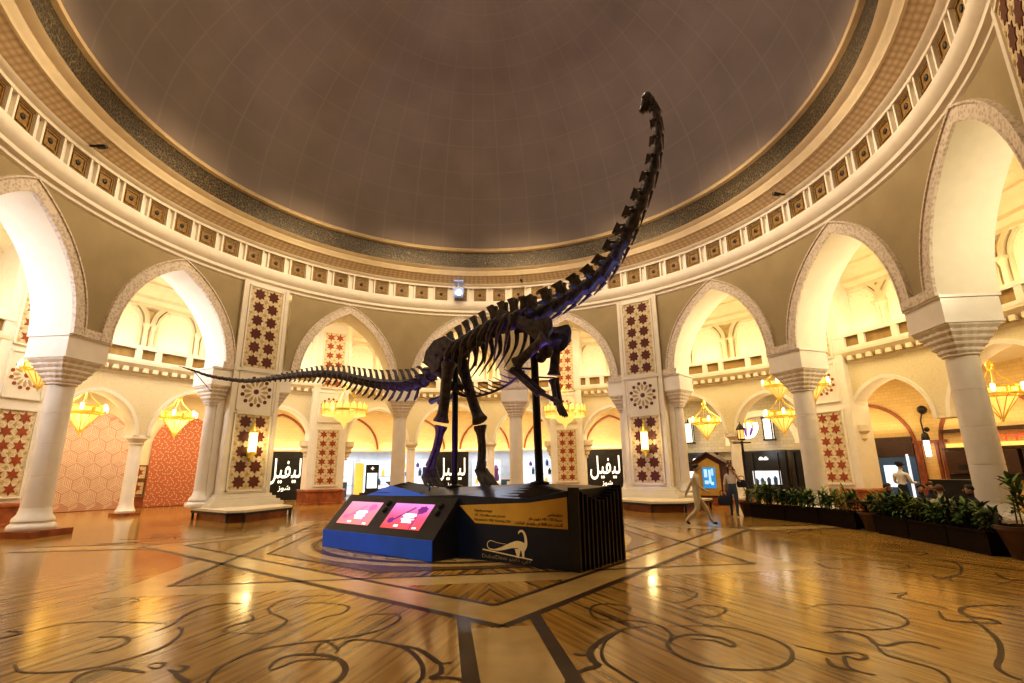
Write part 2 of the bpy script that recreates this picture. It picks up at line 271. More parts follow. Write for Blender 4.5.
SEATS = [('dark haired diner seated left of the waiter behind the plants', 'cafe chair under the diner left of the waiter', 10.75, -1.0, 200, mat('dark_top', (.05, .04, .05), .8), 'D'),
         ('diner in dark top seated just right of the waiter', 'cafe chair under the diner just right of the waiter', 10.9, -1.95, 150, mat('dark_top', (.05, .04, .05), .8), 'D'),
         ('smiling diner in dark jacket seated before the black counter', 'cafe chair under the diner in dark jacket', 12.1, -.95, 150, mat('dark_top', (.05, .04, .05), .8), 'D'),
         ('diner in cream shirt seated with back to the planters', 'cafe chair under the diner in cream shirt', 10.75, -2.7, -30, mat('cream_top', (.6, .52, .4), .8), 'B'),
         ('diner in black jacket seated left of the nearest right column', 'cafe chair under the diner in black jacket', 11.35, -2.95, 60, mat('black_top', (.02, .02, .024), .8), 'D')]
TABLES = [('round cafe table among the diners behind the plants', 11.5, -2.05), ('round cafe table beside the diner left of the waiter', 10.7, -.35)]
WAITER = (13.4, 1.35, 0.); COUNTER = (14.6, .3, 0.)
LB, LA, LP, LD, LU, LC, LW = 42, 135, 135, 1250, 330, 62, .06
VT, LOOK, EXPO = 'Standard', 'Medium High Contrast', .04
# ------------------------------------------------------------------ camera
sc = bpy.context.scene
FPX, TH, PSI, RO, CD, CH = 503.5, .24850, .08380, -.0121, 13.87, 1.68
cd = bpy.data.cameras.new('camera'); cam = bpy.data.objects.new('camera', cd); C.objects.link(cam); sc.camera = cam
cd.sensor_fit = 'HORIZONTAL'; cd.sensor_width = 36; cd.lens = FPX*36/1024; cd.clip_start = .05; cd.clip_end = 200
d = Vector((sin(PSI)*cos(TH), cos(PSI)*cos(TH), sin(TH))); r_ = Vector((cos(PSI), -sin(PSI), 0)); u_ = r_.cross(d)
xc = cos(RO)*r_+sin(RO)*u_; yc = -sin(RO)*r_+cos(RO)*u_
cam.matrix_world = Matrix(((xc.x, yc.x, -d.x, 0), (xc.y, yc.y, -d.y, -CD), (xc.z, yc.z, -d.z, CH), (0, 0, 0, 1)))

# ------------------------------------------------------------------ floor
fl = MB(); fl.lathe([(.001, 0), (26, 0)], 96, cap=False, sm=False); fl.lathe([(26, 0), (26, -.2)], 96, cap=False)
struct('floor', fl, FLOOR)
ZI = [0.]
def ribbon(mb, pts, w, z, taper=True):
    ZI[0] += .00002; z = z+(ZI[0] if taper else 0)
    pts = [Vector((p[0], p[1], 0)) for p in pts]; n = len(pts); A = []; B = []
    for i, p in enumerate(pts):
        t = (pts[min(i+1, n-1)]-pts[max(i-1, 0)]).normalized(); nn = Vector((-t.y, t.x, 0))
        ww = w*(.35+.65*sin(pi*i/(n-1))**.6) if taper else w
        A.append((p.x+nn.x*ww/2, p.y+nn.y*ww/2, z)); B.append((p.x-nn.x*ww/2, p.y-nn.y*ww/2, z))
    mb.loft([A, B], cap=False, closed=False)
def corner(phi, r): return P3(phi, r)[:2]
inl = MB()
for w, pts in FLOORDATA:
    P = catmull([(x, y, 0) for x, y in pts], 5) if len(pts) > 2 else [Vector((x, y, 0)) for x, y in pts]
    ribbon(inl, P, w*.62, .0025)
# mirrored scrolls in the side panels (not traced one by one)
for k, ang in ((1, -90), (2, 90)):
    for w, pts in FLOORDATA[:9]:
        P = catmull([(x, y, 0) for x, y in pts], 4)
        M = Matrix.Rotation(rad(ang), 4, 'Z'); Q = [M @ p for p in P]
        if all(p.length < 11 for p in Q) and all(p.y > -1.5 for p in Q): ribbon(inl, Q, w*.62, .0025)
struct('trim_1', inl, INLAY)
# octagram of two squares round the centre, radial corridors and the central disc
pale = MB(); dark = MB(); mid = MB()
RS = 7.75
for q, ph in ((0, PH0+45), (1, PH0)):
    sq = [Vector((*corner(ph+90*k, RS), 0)) for k in range(4)]; sq2 = [p*(1-.9/RS*1.414*.72) for p in sq]
    for k in range(4):
        a, b = sq[k], sq[(k+1) % 4]; a2, b2 = sq2[k], sq2[(k+1) % 4]
        pale.add([(a.x, a.y, .001+.0003*q), (b.x, b.y, .001+.0003*q), (b2.x, b2.y, .001+.0003*q), (a2.x, a2.y, .001+.0003*q)], [(0, 1, 2, 3)])
        if q == 0: ribbon(dark, [a, b], .13, .0018, False)
        ribbon(dark, [a2, b2], .10, .0018, False)
for k in range(4):
    ph = PH0+45+90*k; a = Vector((*corner(ph, RS+.0), 0)); u = Vector((*corner(ph, 1), 0)); n_ = Vector((-u.y, u.x, 0))
    e = a+u*2.6
    pale.add([tuple(a-n_*.42+Vector((0, 0, .0012))), tuple(a+n_*.42+Vector((0, 0, .0012))), tuple(e+n_*.42+Vector((0, 0, .0012))), tuple(e-n_*.42+Vector((0, 0, .0012)))], [(0, 1, 2, 3)])
    for s in (-1, 1):
        ribbon(dark, [a+n_*.42*s-u*.42+Vector((0, 0, 0)), e+n_*.42*s], .15, .0019, False)
octo = [Vector((*corner(PH0+22.5+45*k, 4.7), 0)) for k in range(8)]
mid.add([(p.x, p.y, .0021) for p in octo], [tuple(range(8))])
ribbon(dark, octo+octo[:1], .1, .0023, False)
ring = lambda r: [Vector((r*cos(2*pi*k/72), r*sin(2*pi*k/72), 0)) for k in range(73)]
ribbon(pale, ring(3.95), .26, .0024, False); ribbon(dark, ring(3.72), .1, .0025, False); ribbon(pale, ring(3.45), .3, .0024, False)
for k in range(24):
    a = 2*pi*k/24; ribbon(dark, catmull([(3.3*cos(a), 3.3*sin(a), 0), (3.5*cos(a+.06), 3.5*sin(a+.06), 0), (3.35*cos(a+.14), 3.35*sin(a+.14), 0), (3.55*cos(a+.2), 3.55*sin(a+.2), 0)], 4), .05, .0027)
struct('trim_2', pale, INLAYL); struct('trim_3', dark, INLAY); struct('trim_4', mid, INLAYM)

# ------------------------------------------------------------------ drum: arches, mouldings
A_, H_, ZS = 2.17, 3.42, 5.75
RA = (A_*A_+H_*H_)/(2*A_); CX = RA-A_
def arch_pts(off=0., n=14):
    rr = RA+off; tmax = math.acos(CX/rr); L = []
    for i in range(n+1):
        t = tmax*i/n; L.append((rr*cos(t)-CX, rr*sin(t)))
    return [(-x, z) for x, z in L]+[(x, z) for x, z in reversed(L[:-1])]
ZT = 9.75
def bay(mbF, mbB, phic, x0, x1):
    ap = arch_pts()
    pts = [(x0, 0.)]+ap+[(x1, 0.)]
    for mb, r in ((mbF, 12.), (mbB, 13.3)):
        lo = [sub(phic, r, x, ZS+z) for x, z in pts]
        for i in range(1, len(pts)): pass
        hi = [sub(phic, r, x, ZT) for x, z in pts]
        mb.loft([lo, hi], cap=False, closed=False)
hb = rad(DE/2)*12; he = rad(18-4.7)*12
NAMEQ = {0: 'wall_back', 1: 'wall_right', 3: 'wall_left'}
ti = 5
for q in (0, 1, 3):
    fr, bk, rv = MB(), MB(), MB()
    for m_ in (-1, 0, 1):
        ph = PH0+45+90*q+m_*DE
        bay(fr, bk, ph, -he if m_ == -1 else -hb, he if m_ == 1 else hb)
        ap = arch_pts()
        rv.loft([[sub(ph, 11.95, x, ZS+z) for x, z in ap], [sub(ph, 13.32, x, ZS+z) for x, z in ap]], cap=False, closed=False, sm=True)
        # carved moulding of the arch
        mo = MB(); ai, ao = arch_pts(0), arch_pts(.40); a1, a2 = arch_pts(.05), arch_pts(.35)
        g = lambda L, r: [sub(ph, r, x, ZS+z) for x, z in L]
        mo.loft([g(ai, 12.0), g(ai, 11.88), g(a1, 11.88), g(a1, 11.91), g(a2, 11.91), g(a2, 11.87), g(ao, 11.87), g(ao, 12.01)], cap=False, closed=False)
        mo.box((0, 0, 0), (.01, .01, .01), Matrix.Translation(sub(ph, 12.05, 0, 9.3)))
        o = struct('trim_%d' % ti, mo, CARVED); ti += 1
    struct(NAMEQ[q], fr, TAUPE); struct(NAMEQ[q]+'_rear', bk, CREAM); struct(NAMEQ[q]+'_reveal', rv, REVEAL)
# short carved string course over each capital
sc_ = MB()
for q in (0, 1, 3):
    for m_ in (-1.5, -.5, .5, 1.5):
        ph = PH0+45+90*q+m_*DE
        if abs(m_) == .5: w = (DE-2*math.degrees(A_/12))/2
        else: w = 2.3; ph = ph-(1.35 if m_ > 0 else -1.35)-(.0)
        V = []
        for r, z in ((12., 5.74), (11.88, 5.74), (11.88, 6.0), (12.0, 6.0)):
            V.append([P3(ph-w+2*w*i/6, r, z) for i in range(7)])
        sc_.loft(V, cap=False, closed=False)
struct('trim_%d' % ti, sc_, CARVED); ti += 1

# ------------------------------------------------------------------ cornice, frieze of carved squares, dome
def full(prof, m, name, n=144):
    mb = MB(); mb.lathe(prof, n, cap=False); return struct(name, mb, m)
full([(12.02, 9.55), (11.93, 9.62), (11.93, 9.72), (11.82, 9.78), (11.82, 9.9), (11.70, 10.02), (11.66, 10.16), (11.66, 10.28), (11.80, 10.32), (11.86, 10.34)], WHITE, 'trim_%d' % ti); ti += 1
fz = MB(); fz.lathe([(11.86, 10.34), (11.86, 11.2)], 144, cap=False)
for z0, z1, r in ((10.30, 10.40, 11.74), (11.12, 11.24, 11.72)):
    fz.lathe([(11.87, z0), (r, z0), (r, z1), (11.87, z1)], 144, cap=False, sm=False)
for k in range(72):
    ph = PH0+5*k+2.5
    for dx in (-.13, .13):
        M = Matrix.Translation(P3(ph, 11.80)) @ Matrix.Rotation(-rad(ph), 4, 'Z'); fz.box((dx, 0, 10.76), (.07, .12, .74), M)
frieze = struct('trim_%d' % ti, fz, WHITE); ti += 1
SQM = mat('carved_square_bronze', (.27, .165, .05), .5, var=.4, scale=14, bump=.4)
SQD = mat('carved_square_boss', (.02, .012, .008), .5)
s0 = MB(); s0.box((0, 0, 0), (.64, .04, .64)); s0m = None
for w, y in ((.60, -.03), (.44, -.04)):
    for a, b, c, e in ((0, w/2, w, .03), (0, -w/2, w, .03)): s0.box((a, y, b), (c, .03, e))
    for a in (-w/2, w/2): s0.box((a, y, 0), (.03, .03, w))
MX = Matrix.Rotation(pi/2, 4, 'X')
s0.lathe([(.085, .02), (.08, .045), (.04, .06), (.001, .065)], 12, MX, mi=1)
s0me = s0.mesh('carved_square'); s0me.materials.append(SQM); s0me.materials.append(SQD)
for k in range(72):
    ph = PH0+5*k; pn = (ph+180) % 360-180
    if -118 < pn < 135: link('carved_square', s0me, frieze, **at(pn, 11.84, 10.76))
full([(11.72, 11.22), (11.6, 11.26), (11.55, 11.32)], WHITE, 'trim_%d' % ti); ti += 1
RELIEF = mat('woven_relief', (.66, .52, .33), .65)
def relief():
    nt = RELIEF.node_tree; N = nt.nodes; L = nt.links; b = N['Principled BSDF']; tc = N.new('ShaderNodeTexCoord'); sp = N.new('ShaderNodeSeparateXYZ'); L.new(tc.outputs['Object'], sp.inputs[0])
    a = N.new('ShaderNodeMath'); a.operation = 'ARCTAN2'; L.new(sp.outputs[0], a.inputs[0]); L.new(sp.outputs[1], a.inputs[1])
    m1 = N.new('ShaderNodeMath'); m1.operation = 'MULTIPLY'; m1.inputs[1].default_value = 11.5*7; L.new(a.outputs[0], m1.inputs[0])
    m2 = N.new('ShaderNodeMath'); m2.operation = 'MULTIPLY'; m2.inputs[1].default_value = 22; L.new(sp.outputs[2], m2.inputs[0])
    cb = N.new('ShaderNodeCombineXYZ'); L.new(m1.outputs[0], cb.inputs[0]); L.new(m2.outputs[0], cb.inputs[1])
    v = N.new('ShaderNodeTexVoronoi'); v.inputs['Scale'].default_value = .6; L.new(cb.outputs[0], v.inputs['Vector']); v.inputs['Randomness'].default_value = .15
    r = N.new('ShaderNodeValToRGB'); L.new(v.outputs['Distance'], r.inputs[0]); r.color_ramp.elements[0].color = (.74, .6, .42, 1); r.color_ramp.elements[1].color = (.40, .29, .16, 1); r.color_ramp.elements[1].position = .75
    L.new(r.outputs[0], b.inputs['Base Color'])
relief()
full([(11.55, 11.32), (11.12, 11.58)], RELIEF, 'trim_%d' % ti); ti += 1
full([(11.12, 11.58), (11.05, 11.58), (11.0, 11.66), (10.92, 11.7), (10.88, 11.78), (10.7, 11.82), (10.62, 11.86)], CREAM, 'trim_%d' % ti); ti += 1
BAND = voro_mat('dark_bronze_band', (.018, .013, .008), (.12, .085, .035), 9, .5, .8, .03, .10, metal=.2)
full([(10.62, 11.86), (10.60, 12.3), (10.66, 12.7)], BAND, 'trim_%d' % ti); ti += 1
full([(10.66, 12.68), (10.52, 12.72), (10.48, 12.8), (10.56, 12.9)], mat('dome_rim_ochre', (.40, .30, .17), .7), 'trim_%d' % ti); ti += 1
dm = MB(); dm.lathe([(10.6*cos(pi/2*i/20)+.001, 12.88+8.2*sin(pi/2*i/20)) for i in range(21)], 96, cap=False); struct('ceiling', dm, DOME)

# ------------------------------------------------------------------ columns
def tier_capital(hx, hy, rc, z0, z1, zt):
    """square block on rows of little scalloped niches closing down to the round neck"""
    mb = MB(); rows = 5; n = 64
    def ringpts(t, z, sc=0.):
        L = []
        for j in range(n):
            a = 2*pi*(j+.5)/n; ca, sa = cos(a), sin(a); k = 1/max(abs(ca), abs(sa)); sq = (hx*ca*k, hy*sa*k); ci = (rc*ca, rc*sa)
            e = 1-sc*abs(sin(a*8))
            L.append(((ci[0]*(1-t)+sq[0]*t)*e, (ci[1]*(1-t)+sq[1]*t)*e, z))
        return L
    rings = [ringpts(0, z0-.02)]
    for i in range(rows):
        t0, t1 = i/rows, (i+1)/rows; za, zb = z0+(z1-z0)*t0, z0+(z1-z0)*t1
        rings += [ringpts(t0+.02, za+.01, .07), ringpts(t1, za+(zb-za)*.62, .03), ringpts(t1, zb)]
    mb.loft(rings, cap=True)
    mb.box((0, 0, (z1+zt)/2), (2*hx+.02, 2*hy+.02, zt-z1)); mb.box((0, 0, zt-.035), (2*hx+.10, 2*hy+.1, .07)); mb.box((0, 0, z1+.02), (2*hx+.05, 2*hy+.05, .05))
    return mb
def column(name, label, phi, r, rc, hx, hy, plinth, group):
    t = thing(name, label, 'column', group=group, **at(phi, r))
    if plinth: MB().box((0, 0, .09), (plinth, plinth, .18)).build('plinth', BROWNM, t)
    b = .18 if plinth else .425
    MB().lathe([(rc+.20, b), (rc+.22, b+.06), (rc+.2, b+.13), (rc+.12, b+.2), (rc+.15, b+.25), (rc+.13, b+.32), (rc+.05, b+.42), (rc+.01, b+.6)], 32).build('base', MARBLE, t)
    z0, z1 = b+.58, 4.34; pr = [(rc+.01, z0)]
    for k in range(1, 4):
        z = z0+(z1-z0)*k/4; pr += [(rc, z-.015), (rc-.008, z-.012), (rc-.008, z+.012), (rc, z+.015)]
    pr += [(rc-.01, z1-.06), (rc+.05, z1-.03), (rc+.05, z1), (rc, z1+.02)]
    MB().lathe(pr, 32).build('shaft', MARBLE, t)
    tier_capital(hx, hy, rc+.02, 4.32, 5.05, 5.76).build('capital', MARBLE, t)
    return t
PHL = PH0-1.15
GC = 'white columns between the tall arches'
G = DE/2
c0 = column('marble_column', 'large white marble column at the far left, nearest on the left, on brown plinth', PH0-45+G, 12.62, .34, .67, .66, 1.3, GC)
for lab, ph in (('white column with star topped capital seen behind the skeleton tail, left of the hind legs', PH0+45-G),
                ('white column seen between the dark hind legs and the front support post', PH0+45+G),
                ('tall white column behind planter boxes, just left of the panel with red stars', PH0+135-G),
                ('tall white column at far right behind the planters, nearest on the right', PH0+135+G)):
    lab = lab.replace(' with star topped capital', '')
    dup(c0, lab, P3(ph, 12.62), -rad(ph))
f0 = None
for lab, ph in (('slender white column standing on the left side of the left tiled pier', PHL-6.0), ('slender white column on the right side of the left tiled pier', PHL+5.0),
                ('slender white column on the left side of the right tiled pier', PH0+84.0), ('slender white column on the right side of the right tiled pier', PH0+96.0)):
    if f0 is None: f0 = column('pier_column', lab, ph, 12.62, .24, .50, .66, None, 'slender columns flanking the tiled piers')
    else: dup(f0, lab, P3(ph, 12.62), -rad(ph))

# ------------------------------------------------------------------ tiled piers
def star_panel(par, w, z0, z1, y, rows, m=STAR, np_=8, name='star_panel', first_half=True):
    s = MB(); dz = (z1-z0)/rows; ro = min(w/4.1, dz*.46)
    for i in range(rows):
        for sx in (-1, 1):
            cut = [(x, z) for x, z in star(np_, ro, ro*.66 if np_ == 8 else ro*.5, sx*w*.215, z0+dz*(i+.5))]
            s.prism_xz(cut, y-.03, y-.01)
    g = MB(); g.box((0, y, (z0+z1)/2), (w, .03, z1-z0))
    for i in range(rows+1):
        g.prism_xz(star(4, ro*.42, ro*.2, 0, min(max(z0+dz*i, z0+.12), z1-.12)), y-.025, y-.01, mi=1)
        for sx in (-1, 1): g.prism_xz(star(4, ro*.3, ro*.16, sx*w*.43, min(max(z0+dz*i, z0+.1), z1-.1)), y-.025, y-.01, mi=1)
    o = g.build(name, [PANEL, PETAL], par); s.build('star_inlay', m, o)
    fr = MB()
    for sx in (-1, 1): fr.box((sx*(w/2+.03), y-.02, (z0+z1)/2), (.06, .06, z1-z0+.12))
    for z in (z0-.03, z1+.03): fr.box((0, y-.02, z), (w+.12, .06, .06))
    fr.build('panel_frame', WHITE, o)
def rosette_panel(par, w, z0, z1, y, m=STAR):
    cz = (z0+z1)/2; R = min(w, z1-z0)/2*.96; s = MB(); p = MB(); p.box((0, y, (z0+z1)/2), (w, .03, z1-z0))
    cir = lambda x, z, r, n=10: [(x+r*cos(2*pi*k/n), z+r*sin(2*pi*k/n)) for k in range(n)]
    s.prism_xz(cir(0, cz, R*.16), y-.03, y-.01)
    for k in range(12):
        a = 2*pi*k/12+pi/12; ca, sa = cos(a), sin(a)
        s.prism_xz(cir(R*.85*ca, cz+R*.85*sa, R*.125, 6), y-.03, y-.01)
        rot = lambda x, z: (x*ca-z*sa, cz+x*sa+z*ca)
        a = 2*pi*k/12; ca, sa = cos(a), sin(a)
        p.prism_xz([rot(R*.3, 0), rot(R*.5, -R*.085), rot(R*.72, -R*.07), rot(R*.76, 0), rot(R*.72, R*.07), rot(R*.5, R*.085)], y-.028, y-.01, mi=1)
    o = p.build('rosette_panel', [WHITE, PETAL], par); s.build('rosette_dots', m, o)
    fr = MB()
    for sx in (-1, 1): fr.box((sx*(w/2+.03), y-.02, cz), (.06, .06, z1-z0+.12))
    for z in (z0-.03, z1+.03): fr.box((0, y-.02, z), (w+.12, .06, .06))
    fr.build('panel_frame', WHITE, o)
def pier(label, phi):
    t = thing('tiled_pier', label, 'pier', group='white piers clad in red star tiles', **at(phi, 12.5))
    b = MB(); b.box((0, 0, 5.1), (1.96, 1.36, 9.1))
    for sx in (-1, 1): b.box((sx*.92, -.68, 5.1), (.16, .08, 9.1))
    b.build('pier_shaft', WHITE, t)
    for sx in (-1, 1): MB().box((sx*1.1, .2, 3.1), (.3, .9, 5.3)).build('pilaster', WHITE, t)
    bs = MB()
    for hw, hd, z0, z1 in ((1.42, 1.12, .40, .56), (1.32, 1.02, .56, .64), (1.2, .9, .64, .76), (1.08, .78, .76, .86)):
        bs.box((0, 0, (z0+z1)/2), (2*hw, 2*hd, z1-z0))
    bs.build('pier_base', WHITE, t)
    star_panel(t, 1.40, 5.92, 9.42, -.69, 6); rosette_panel(t, 1.40, 4.15, 5.7, -.69); star_panel(t, 1.40, 1.02, 3.98, -.69, 5)
    MB().box((0, -.7, 4.06), (1.7, .06, .08)).build('string_course', WHITE, t); MB().box((0, -.7, 5.8), (1.9, .08, .14)).build('string_course', WHITE, t)
    return t
p0 = pier('white pier with dark red star tile panels on the left, lit lantern on it', PHL)
dup(p0, 'white pier with dark red star tile panels right of the skeleton, lit lantern on it', P3(PH0+90, 12.5), -rad(PH0+90))
dup(p0, 'white tiled pier whose top alone shows in the upper right corner', P3(PH0+180, 12.5), -rad(PH0+180))
# benches round the piers
def bench(label, phi, poly):
    t = thing('stone_bench', label, 'bench', group='low benches round the tiled piers', **at(phi, 10.4))
    P = [(x, r-10.4) for x, r in poly]; cx = sum(p[0] for p in P)/len(P); cy = sum(p[1] for p in P)/len(P)
    sc_ = lambda k: [(cx+(x-cx)*k, cy+(y-cy)*k) for x, y in P]
    MB().prism(sc_(.99), .33, .41).build('seat', CREAM, t); MB().prism(sc_(1.), .25, .33).build('seat_edge', BLACK, t); MB().prism(sc_(.88), 0, .25).build('bench_base', BROWNM, t)
    for x, y in sc_(.95): MB().box((x, y, .125), (.07, .07, .25)).build('leg', BLACK, t)
    return t
bench('low cream topped bench with black edge in front of the left tiled pier', PHL, [(-1.65, 12.4), (-1.65, 9.6), (-1.2, 9.25), (1.15, 10.2), (1.4, 12.4)])
bench('low cream topped bench with black edge in front of the right tiled pier', PH0+90, [(-1.3, 12.4), (-1.2, 10.2), (1.2, 9.0), (2.3, 9.8), (2.5, 12.4)])
# wall lanterns
def wall_lantern(label, phi):
    t = thing('wall_lantern', label, 'lantern', group='lit cylinder lanterns on the tiled piers', **at(phi, 11.62, 2.15))
    MB().lathe([(.13, .3), (.15, .35), (.15, 1.05), (.13, 1.1)], 16).build('glass', LAMPGLOW, t)
    c = MB(); c.lathe([(.001, -.02), (.03, .02), (.05, .12), (.12, .2), (.19, .26), (.19, .32), (.15, .33)], 16); c.lathe([(.16, 1.08), (.2, 1.1), (.19, 1.18), (.1, 1.26), (.05, 1.36), (.06, 1.42), (.02, 1.5), (.001, 1.62)], 16)
    for k in range(8): c.box((.165*cos(pi*k/4), .165*sin(pi*k/4), .7), (.014, .014, .8))
    c.build('brass_frame', GOLD, t)
    b = MB(); b.box((0, .15, .7), (.1, .03, 1.2)); b.box((0, .1, 1.15), (.04, .16, .04)); b.box((0, .1, .29), (.04, .16, .04)); b.build('wall_bracket', GOLD, t)
    return t
w0 = wall_lantern('lit brass cylinder lantern on the left tiled pier', PHL)
dup(w0, 'lit brass cylinder lantern on the right tiled pier', P3(PH0+90, 11.62, 2.15), -rad(PH0+90))
# ------------------------------------------------------------------ outer arcade ring
RR = 16.9
def subr(phi, rref, r, x, z):
    a = rad(phi)+x/rref; return (r*sin(a), r*cos(a), z)
def arc_strip(prof, p0, p1, n=None, mb=None, sm=False):
    mb = mb or MB(); n = n or max(2, int(abs(p1-p0)/2))
    mb.loft([[P3(p0+(p1-p0)*i/n, r, z) for i in range(n+1)] for r, z in prof], cap=False, closed=False, sm=sm); return mb
OP = [-116., -71.5, -27.5, 19.9, 66.3, 111.]
SEG = ['far_left', 'left', 'back', 'right', 'far_right']
def pts_arch(a, h, n=10, off=0.):
    R_ = (a*a+h*h)/(2*a); c = R_-a; rr = R_+off; tm = math.acos(c/rr)
    L = [(rr*cos(tm*i/n)-c, rr*sin(tm*i/n)) for i in range(n+1)]
    return [(-x, z) for x, z in L]+[(x, z) for x, z in reversed(L[:-1])]
COLPH = []
def arcade(seg):
    p0, p1 = OP[seg], OP[seg+1]; w = (p1-p0)/3
    f, s_ = MB(), MB()
    for k in range(3):
        ph = p0+w*(k+.5); hw = rad(w/2)*RR; sh = 0.
        L, R_ = -hw, hw; l, r = L+.30, R_-.30
        if k == 0: l = L+1.0
        if k == 2: r = R_-1.0
        a = (r-l)/2; cxx = (l+r)/2; ap = [(x+cxx, 3.25+z) for x, z in pts_arch(a, a*1.12)]
        pts = [(L, 3.25)]+ap+[(R_, 3.25)]
        for rr in (RR-.25, RR+.45):
            f.loft([[subr(ph, RR, rr, x, z) for x, z in pts], [subr(ph, RR, rr, x, 5.9) for x, z in pts]], cap=False, closed=False)
        s_.loft([[subr(ph, RR, RR-.27, x, z) for x, z in pts], [subr(ph, RR, RR+.47, x, z) for x, z in pts]], cap=False, closed=False)
        o1 = [(x+cxx, 3.25+z) for x, z in pts_arch(a, a*1.12, 10, .14)]
        s_.loft([[subr(ph, RR, RR-.25, x, z) for x, z in ap], [subr(ph, RR, RR-.30, x, z) for x, z in ap], [subr(ph, RR, RR-.30, x, z) for x, z in o1], [subr(ph, RR, RR-.25, x, z) for x, z in o1]], cap=False, closed=False)
        if k < 2: COLPH.append((seg, k, p0+w*(k+1)))
    struct('wall_arcade_'+SEG[seg], f, LACE); struct('wall_arcade_'+SEG[seg]+'_reveal', s_, REVEAL)
for i in range(5): arcade(i)
c1 = None
LBL = {(1, 0): 'thin white column in the left aisle between the two patterned hoardings', (1, 1): 'thin white column in the left aisle hidden behind the left tiled pier',
       (2, 0): 'thin white aisle column at the back, left of the hind legs', (2, 1): 'thin white aisle column at the back, right of the hind legs',
       (3, 0): 'thin white aisle column behind the right tiled pier', (3, 1): 'thin white aisle column behind the woman with the phone',
       (4, 0): 'thin white aisle column at the restaurant', (4, 1): 'thin white aisle column at the far right edge', (0, 0): 'thin white aisle column beyond the left edge', (0, 1): 'thin white aisle column behind the big left column'}
for seg, k, ph in COLPH:
    if (seg, k) in ((4, 0), (4, 1), (0, 0)): continue
    if c1 is None:
        t = c1 = thing('aisle_column', LBL[seg, k], 'column', group='thin columns of the back arcade', **at(ph, RR+.1))
        MB().box((0, 0, .06), (.8, .8, .12)).build('plinth', BROWNM, t)
        MB().lathe([(.34, .12), (.36, .2), (.30, .3), (.26, .45), (.245, .6), (.235, 2.85), (.28, 2.88), (.28, 2.94), (.24, 2.96)], 24).build('shaft', MARBLE, t)
        cp = MB(); cp.lathe([(.25, 2.94), (.28, 3.0), (.36, 3.1), (.40, 3.14)], 24); cp.box((0, 0, 3.2), (.72, .74, .14)); cp.build('capital', MARBLE, t)
    else: dup(c1, LBL[seg, k], P3(ph, RR+.1), -rad(ph))
# corbels where the end arches meet the tile piers
def corbel(label, ph, sx):
    pr = [(.001, 2.25), (.07, 2.3), (.05, 2.4), (.16, 2.5), (.15, 2.62), (.27, 2.72), (.26, 2.9), (.38, 3.0), (.38, 3.26)]
    t = MB().lathe(pr, 16).build('arch_corbel', CREAM, **at(ph+sx*math.degrees(1.06/RR), RR)); return tag(t, label, 'corbel', 'pendant corbels under the arcade ends')
for lab, ph, sx in (('pendant corbel on the left side of the tile pier behind the tail', -27.5, -1), ('pendant corbel on the right side of the tile pier behind the tail', -27.5, 1),
                    ('pendant corbel on the left side of the tile pier behind the raised forelegs', 19.9, -1), ('pendant corbel on the right side of the tile pier behind the raised forelegs', 19.9, 1),
                    ('pendant corbel right of the tile pier above the planters', 66.3, 1), ('pendant corbel on the tile pier at the left edge', -71.5, 1)): corbel(lab, ph, sx)
# tile piers of the ring
def outer_pier(label, phi):
    t = thing('star_tile_pier', label, 'pier', group='cream piers with small red stars in the aisle', **at(phi, 16.95))
    MB().box((0, 0, 5.2), (1.9, 1.3, 9.2)).build('pier_shaft', WHITE, t)
    b = MB(); b.loft([[(x*k, y*k, z) for x, y in ((-1.12, .7), (-1.12, -.55), (-.85, -.86), (.85, -.86), (1.12, -.55), (1.12, .7))] for k, z in ((1., 0), (1., .1), (.97, .12), (.97, .62), (1.02, .66), (1.02, .74), (.94, .78))]); b.build('pier_base', BROWNM, t)
    star_panel(t, 1.12, 6.15, 9.25, -.66, 6, STARR, 6); rosette_panel(t, 1.12, 4.3, 5.85, -.66, STARR); star_panel(t, 1.12, .98, 3.85, -.66, 6, STARR, 6)
    return t
o0 = outer_pier('cream pier with red star tiles standing at the far left edge', -72.6)
for lab, ph in (('cream star tile pier on brown base behind the skeleton tail', -27.9), ('cream star tile pier seen behind the raised forelegs', OP[3]), ('cream star tile pier above the planters, right of the man and woman', 67.2)):
    dup(o0, lab, P3(ph, 16.95), -rad(ph))
# cornice with dentils, balcony parapet, upper wall, mouldings, ceilings
co = arc_strip([(16.66, 5.72), (16.6, 5.8), (16.6, 5.9), (16.4, 6.05), (16.3, 6.2), (16.3, 6.3)], -116, 112)
ph = -100.
while ph < 112:
    M = Matrix.Translation(P3(ph, 16.5, 5.97)) @ Matrix.Rotation(-rad(ph), 4, 'Z'); co.box((0, 0, 0), (.2, .22, .17), M); ph += 1.35
struct('trim_%d' % ti, co, CREAM); ti += 1
pa = MB(); BAL = mat('parapet_bronze', (.30, .19, .06), .5, var=.2)
pn = arc_strip([(16.42, 6.35), (16.42, 6.95)], -116, 112)
for z0, z1 in ((6.28, 6.42), (6.84, 7.0)): arc_strip([(16.45, z0), (16.30, z0), (16.30, z1), (16.5, z1)], -116, 112, None, pa)
for si in range(5):
    w = (OP[si+1]-OP[si])/3
    for k in range(3):
        for j, x in enumerate((-.5, -.19, .0, .31)):
            p_ = OP[si]+w*(k+.5+x); M = Matrix.Translation(P3(p_, 16.38, 6.63)) @ Matrix.Rotation(-rad(p_), 4, 'Z'); pa.box((0, 0, 0), (.24, .14, .6), M)
prt = struct('trim_%d' % ti, pa, WHITE); ti += 1
pn.build('recessed_panels', BAL, prt)
MB_ = arc_strip([(16.4, 6.3), (17.7, 6.3)], -116, 112); struct('balcony_floor', MB_, CREAM)
UPW = mat('upper_wall_yellow', (.72, .58, .30), .7, var=.05)
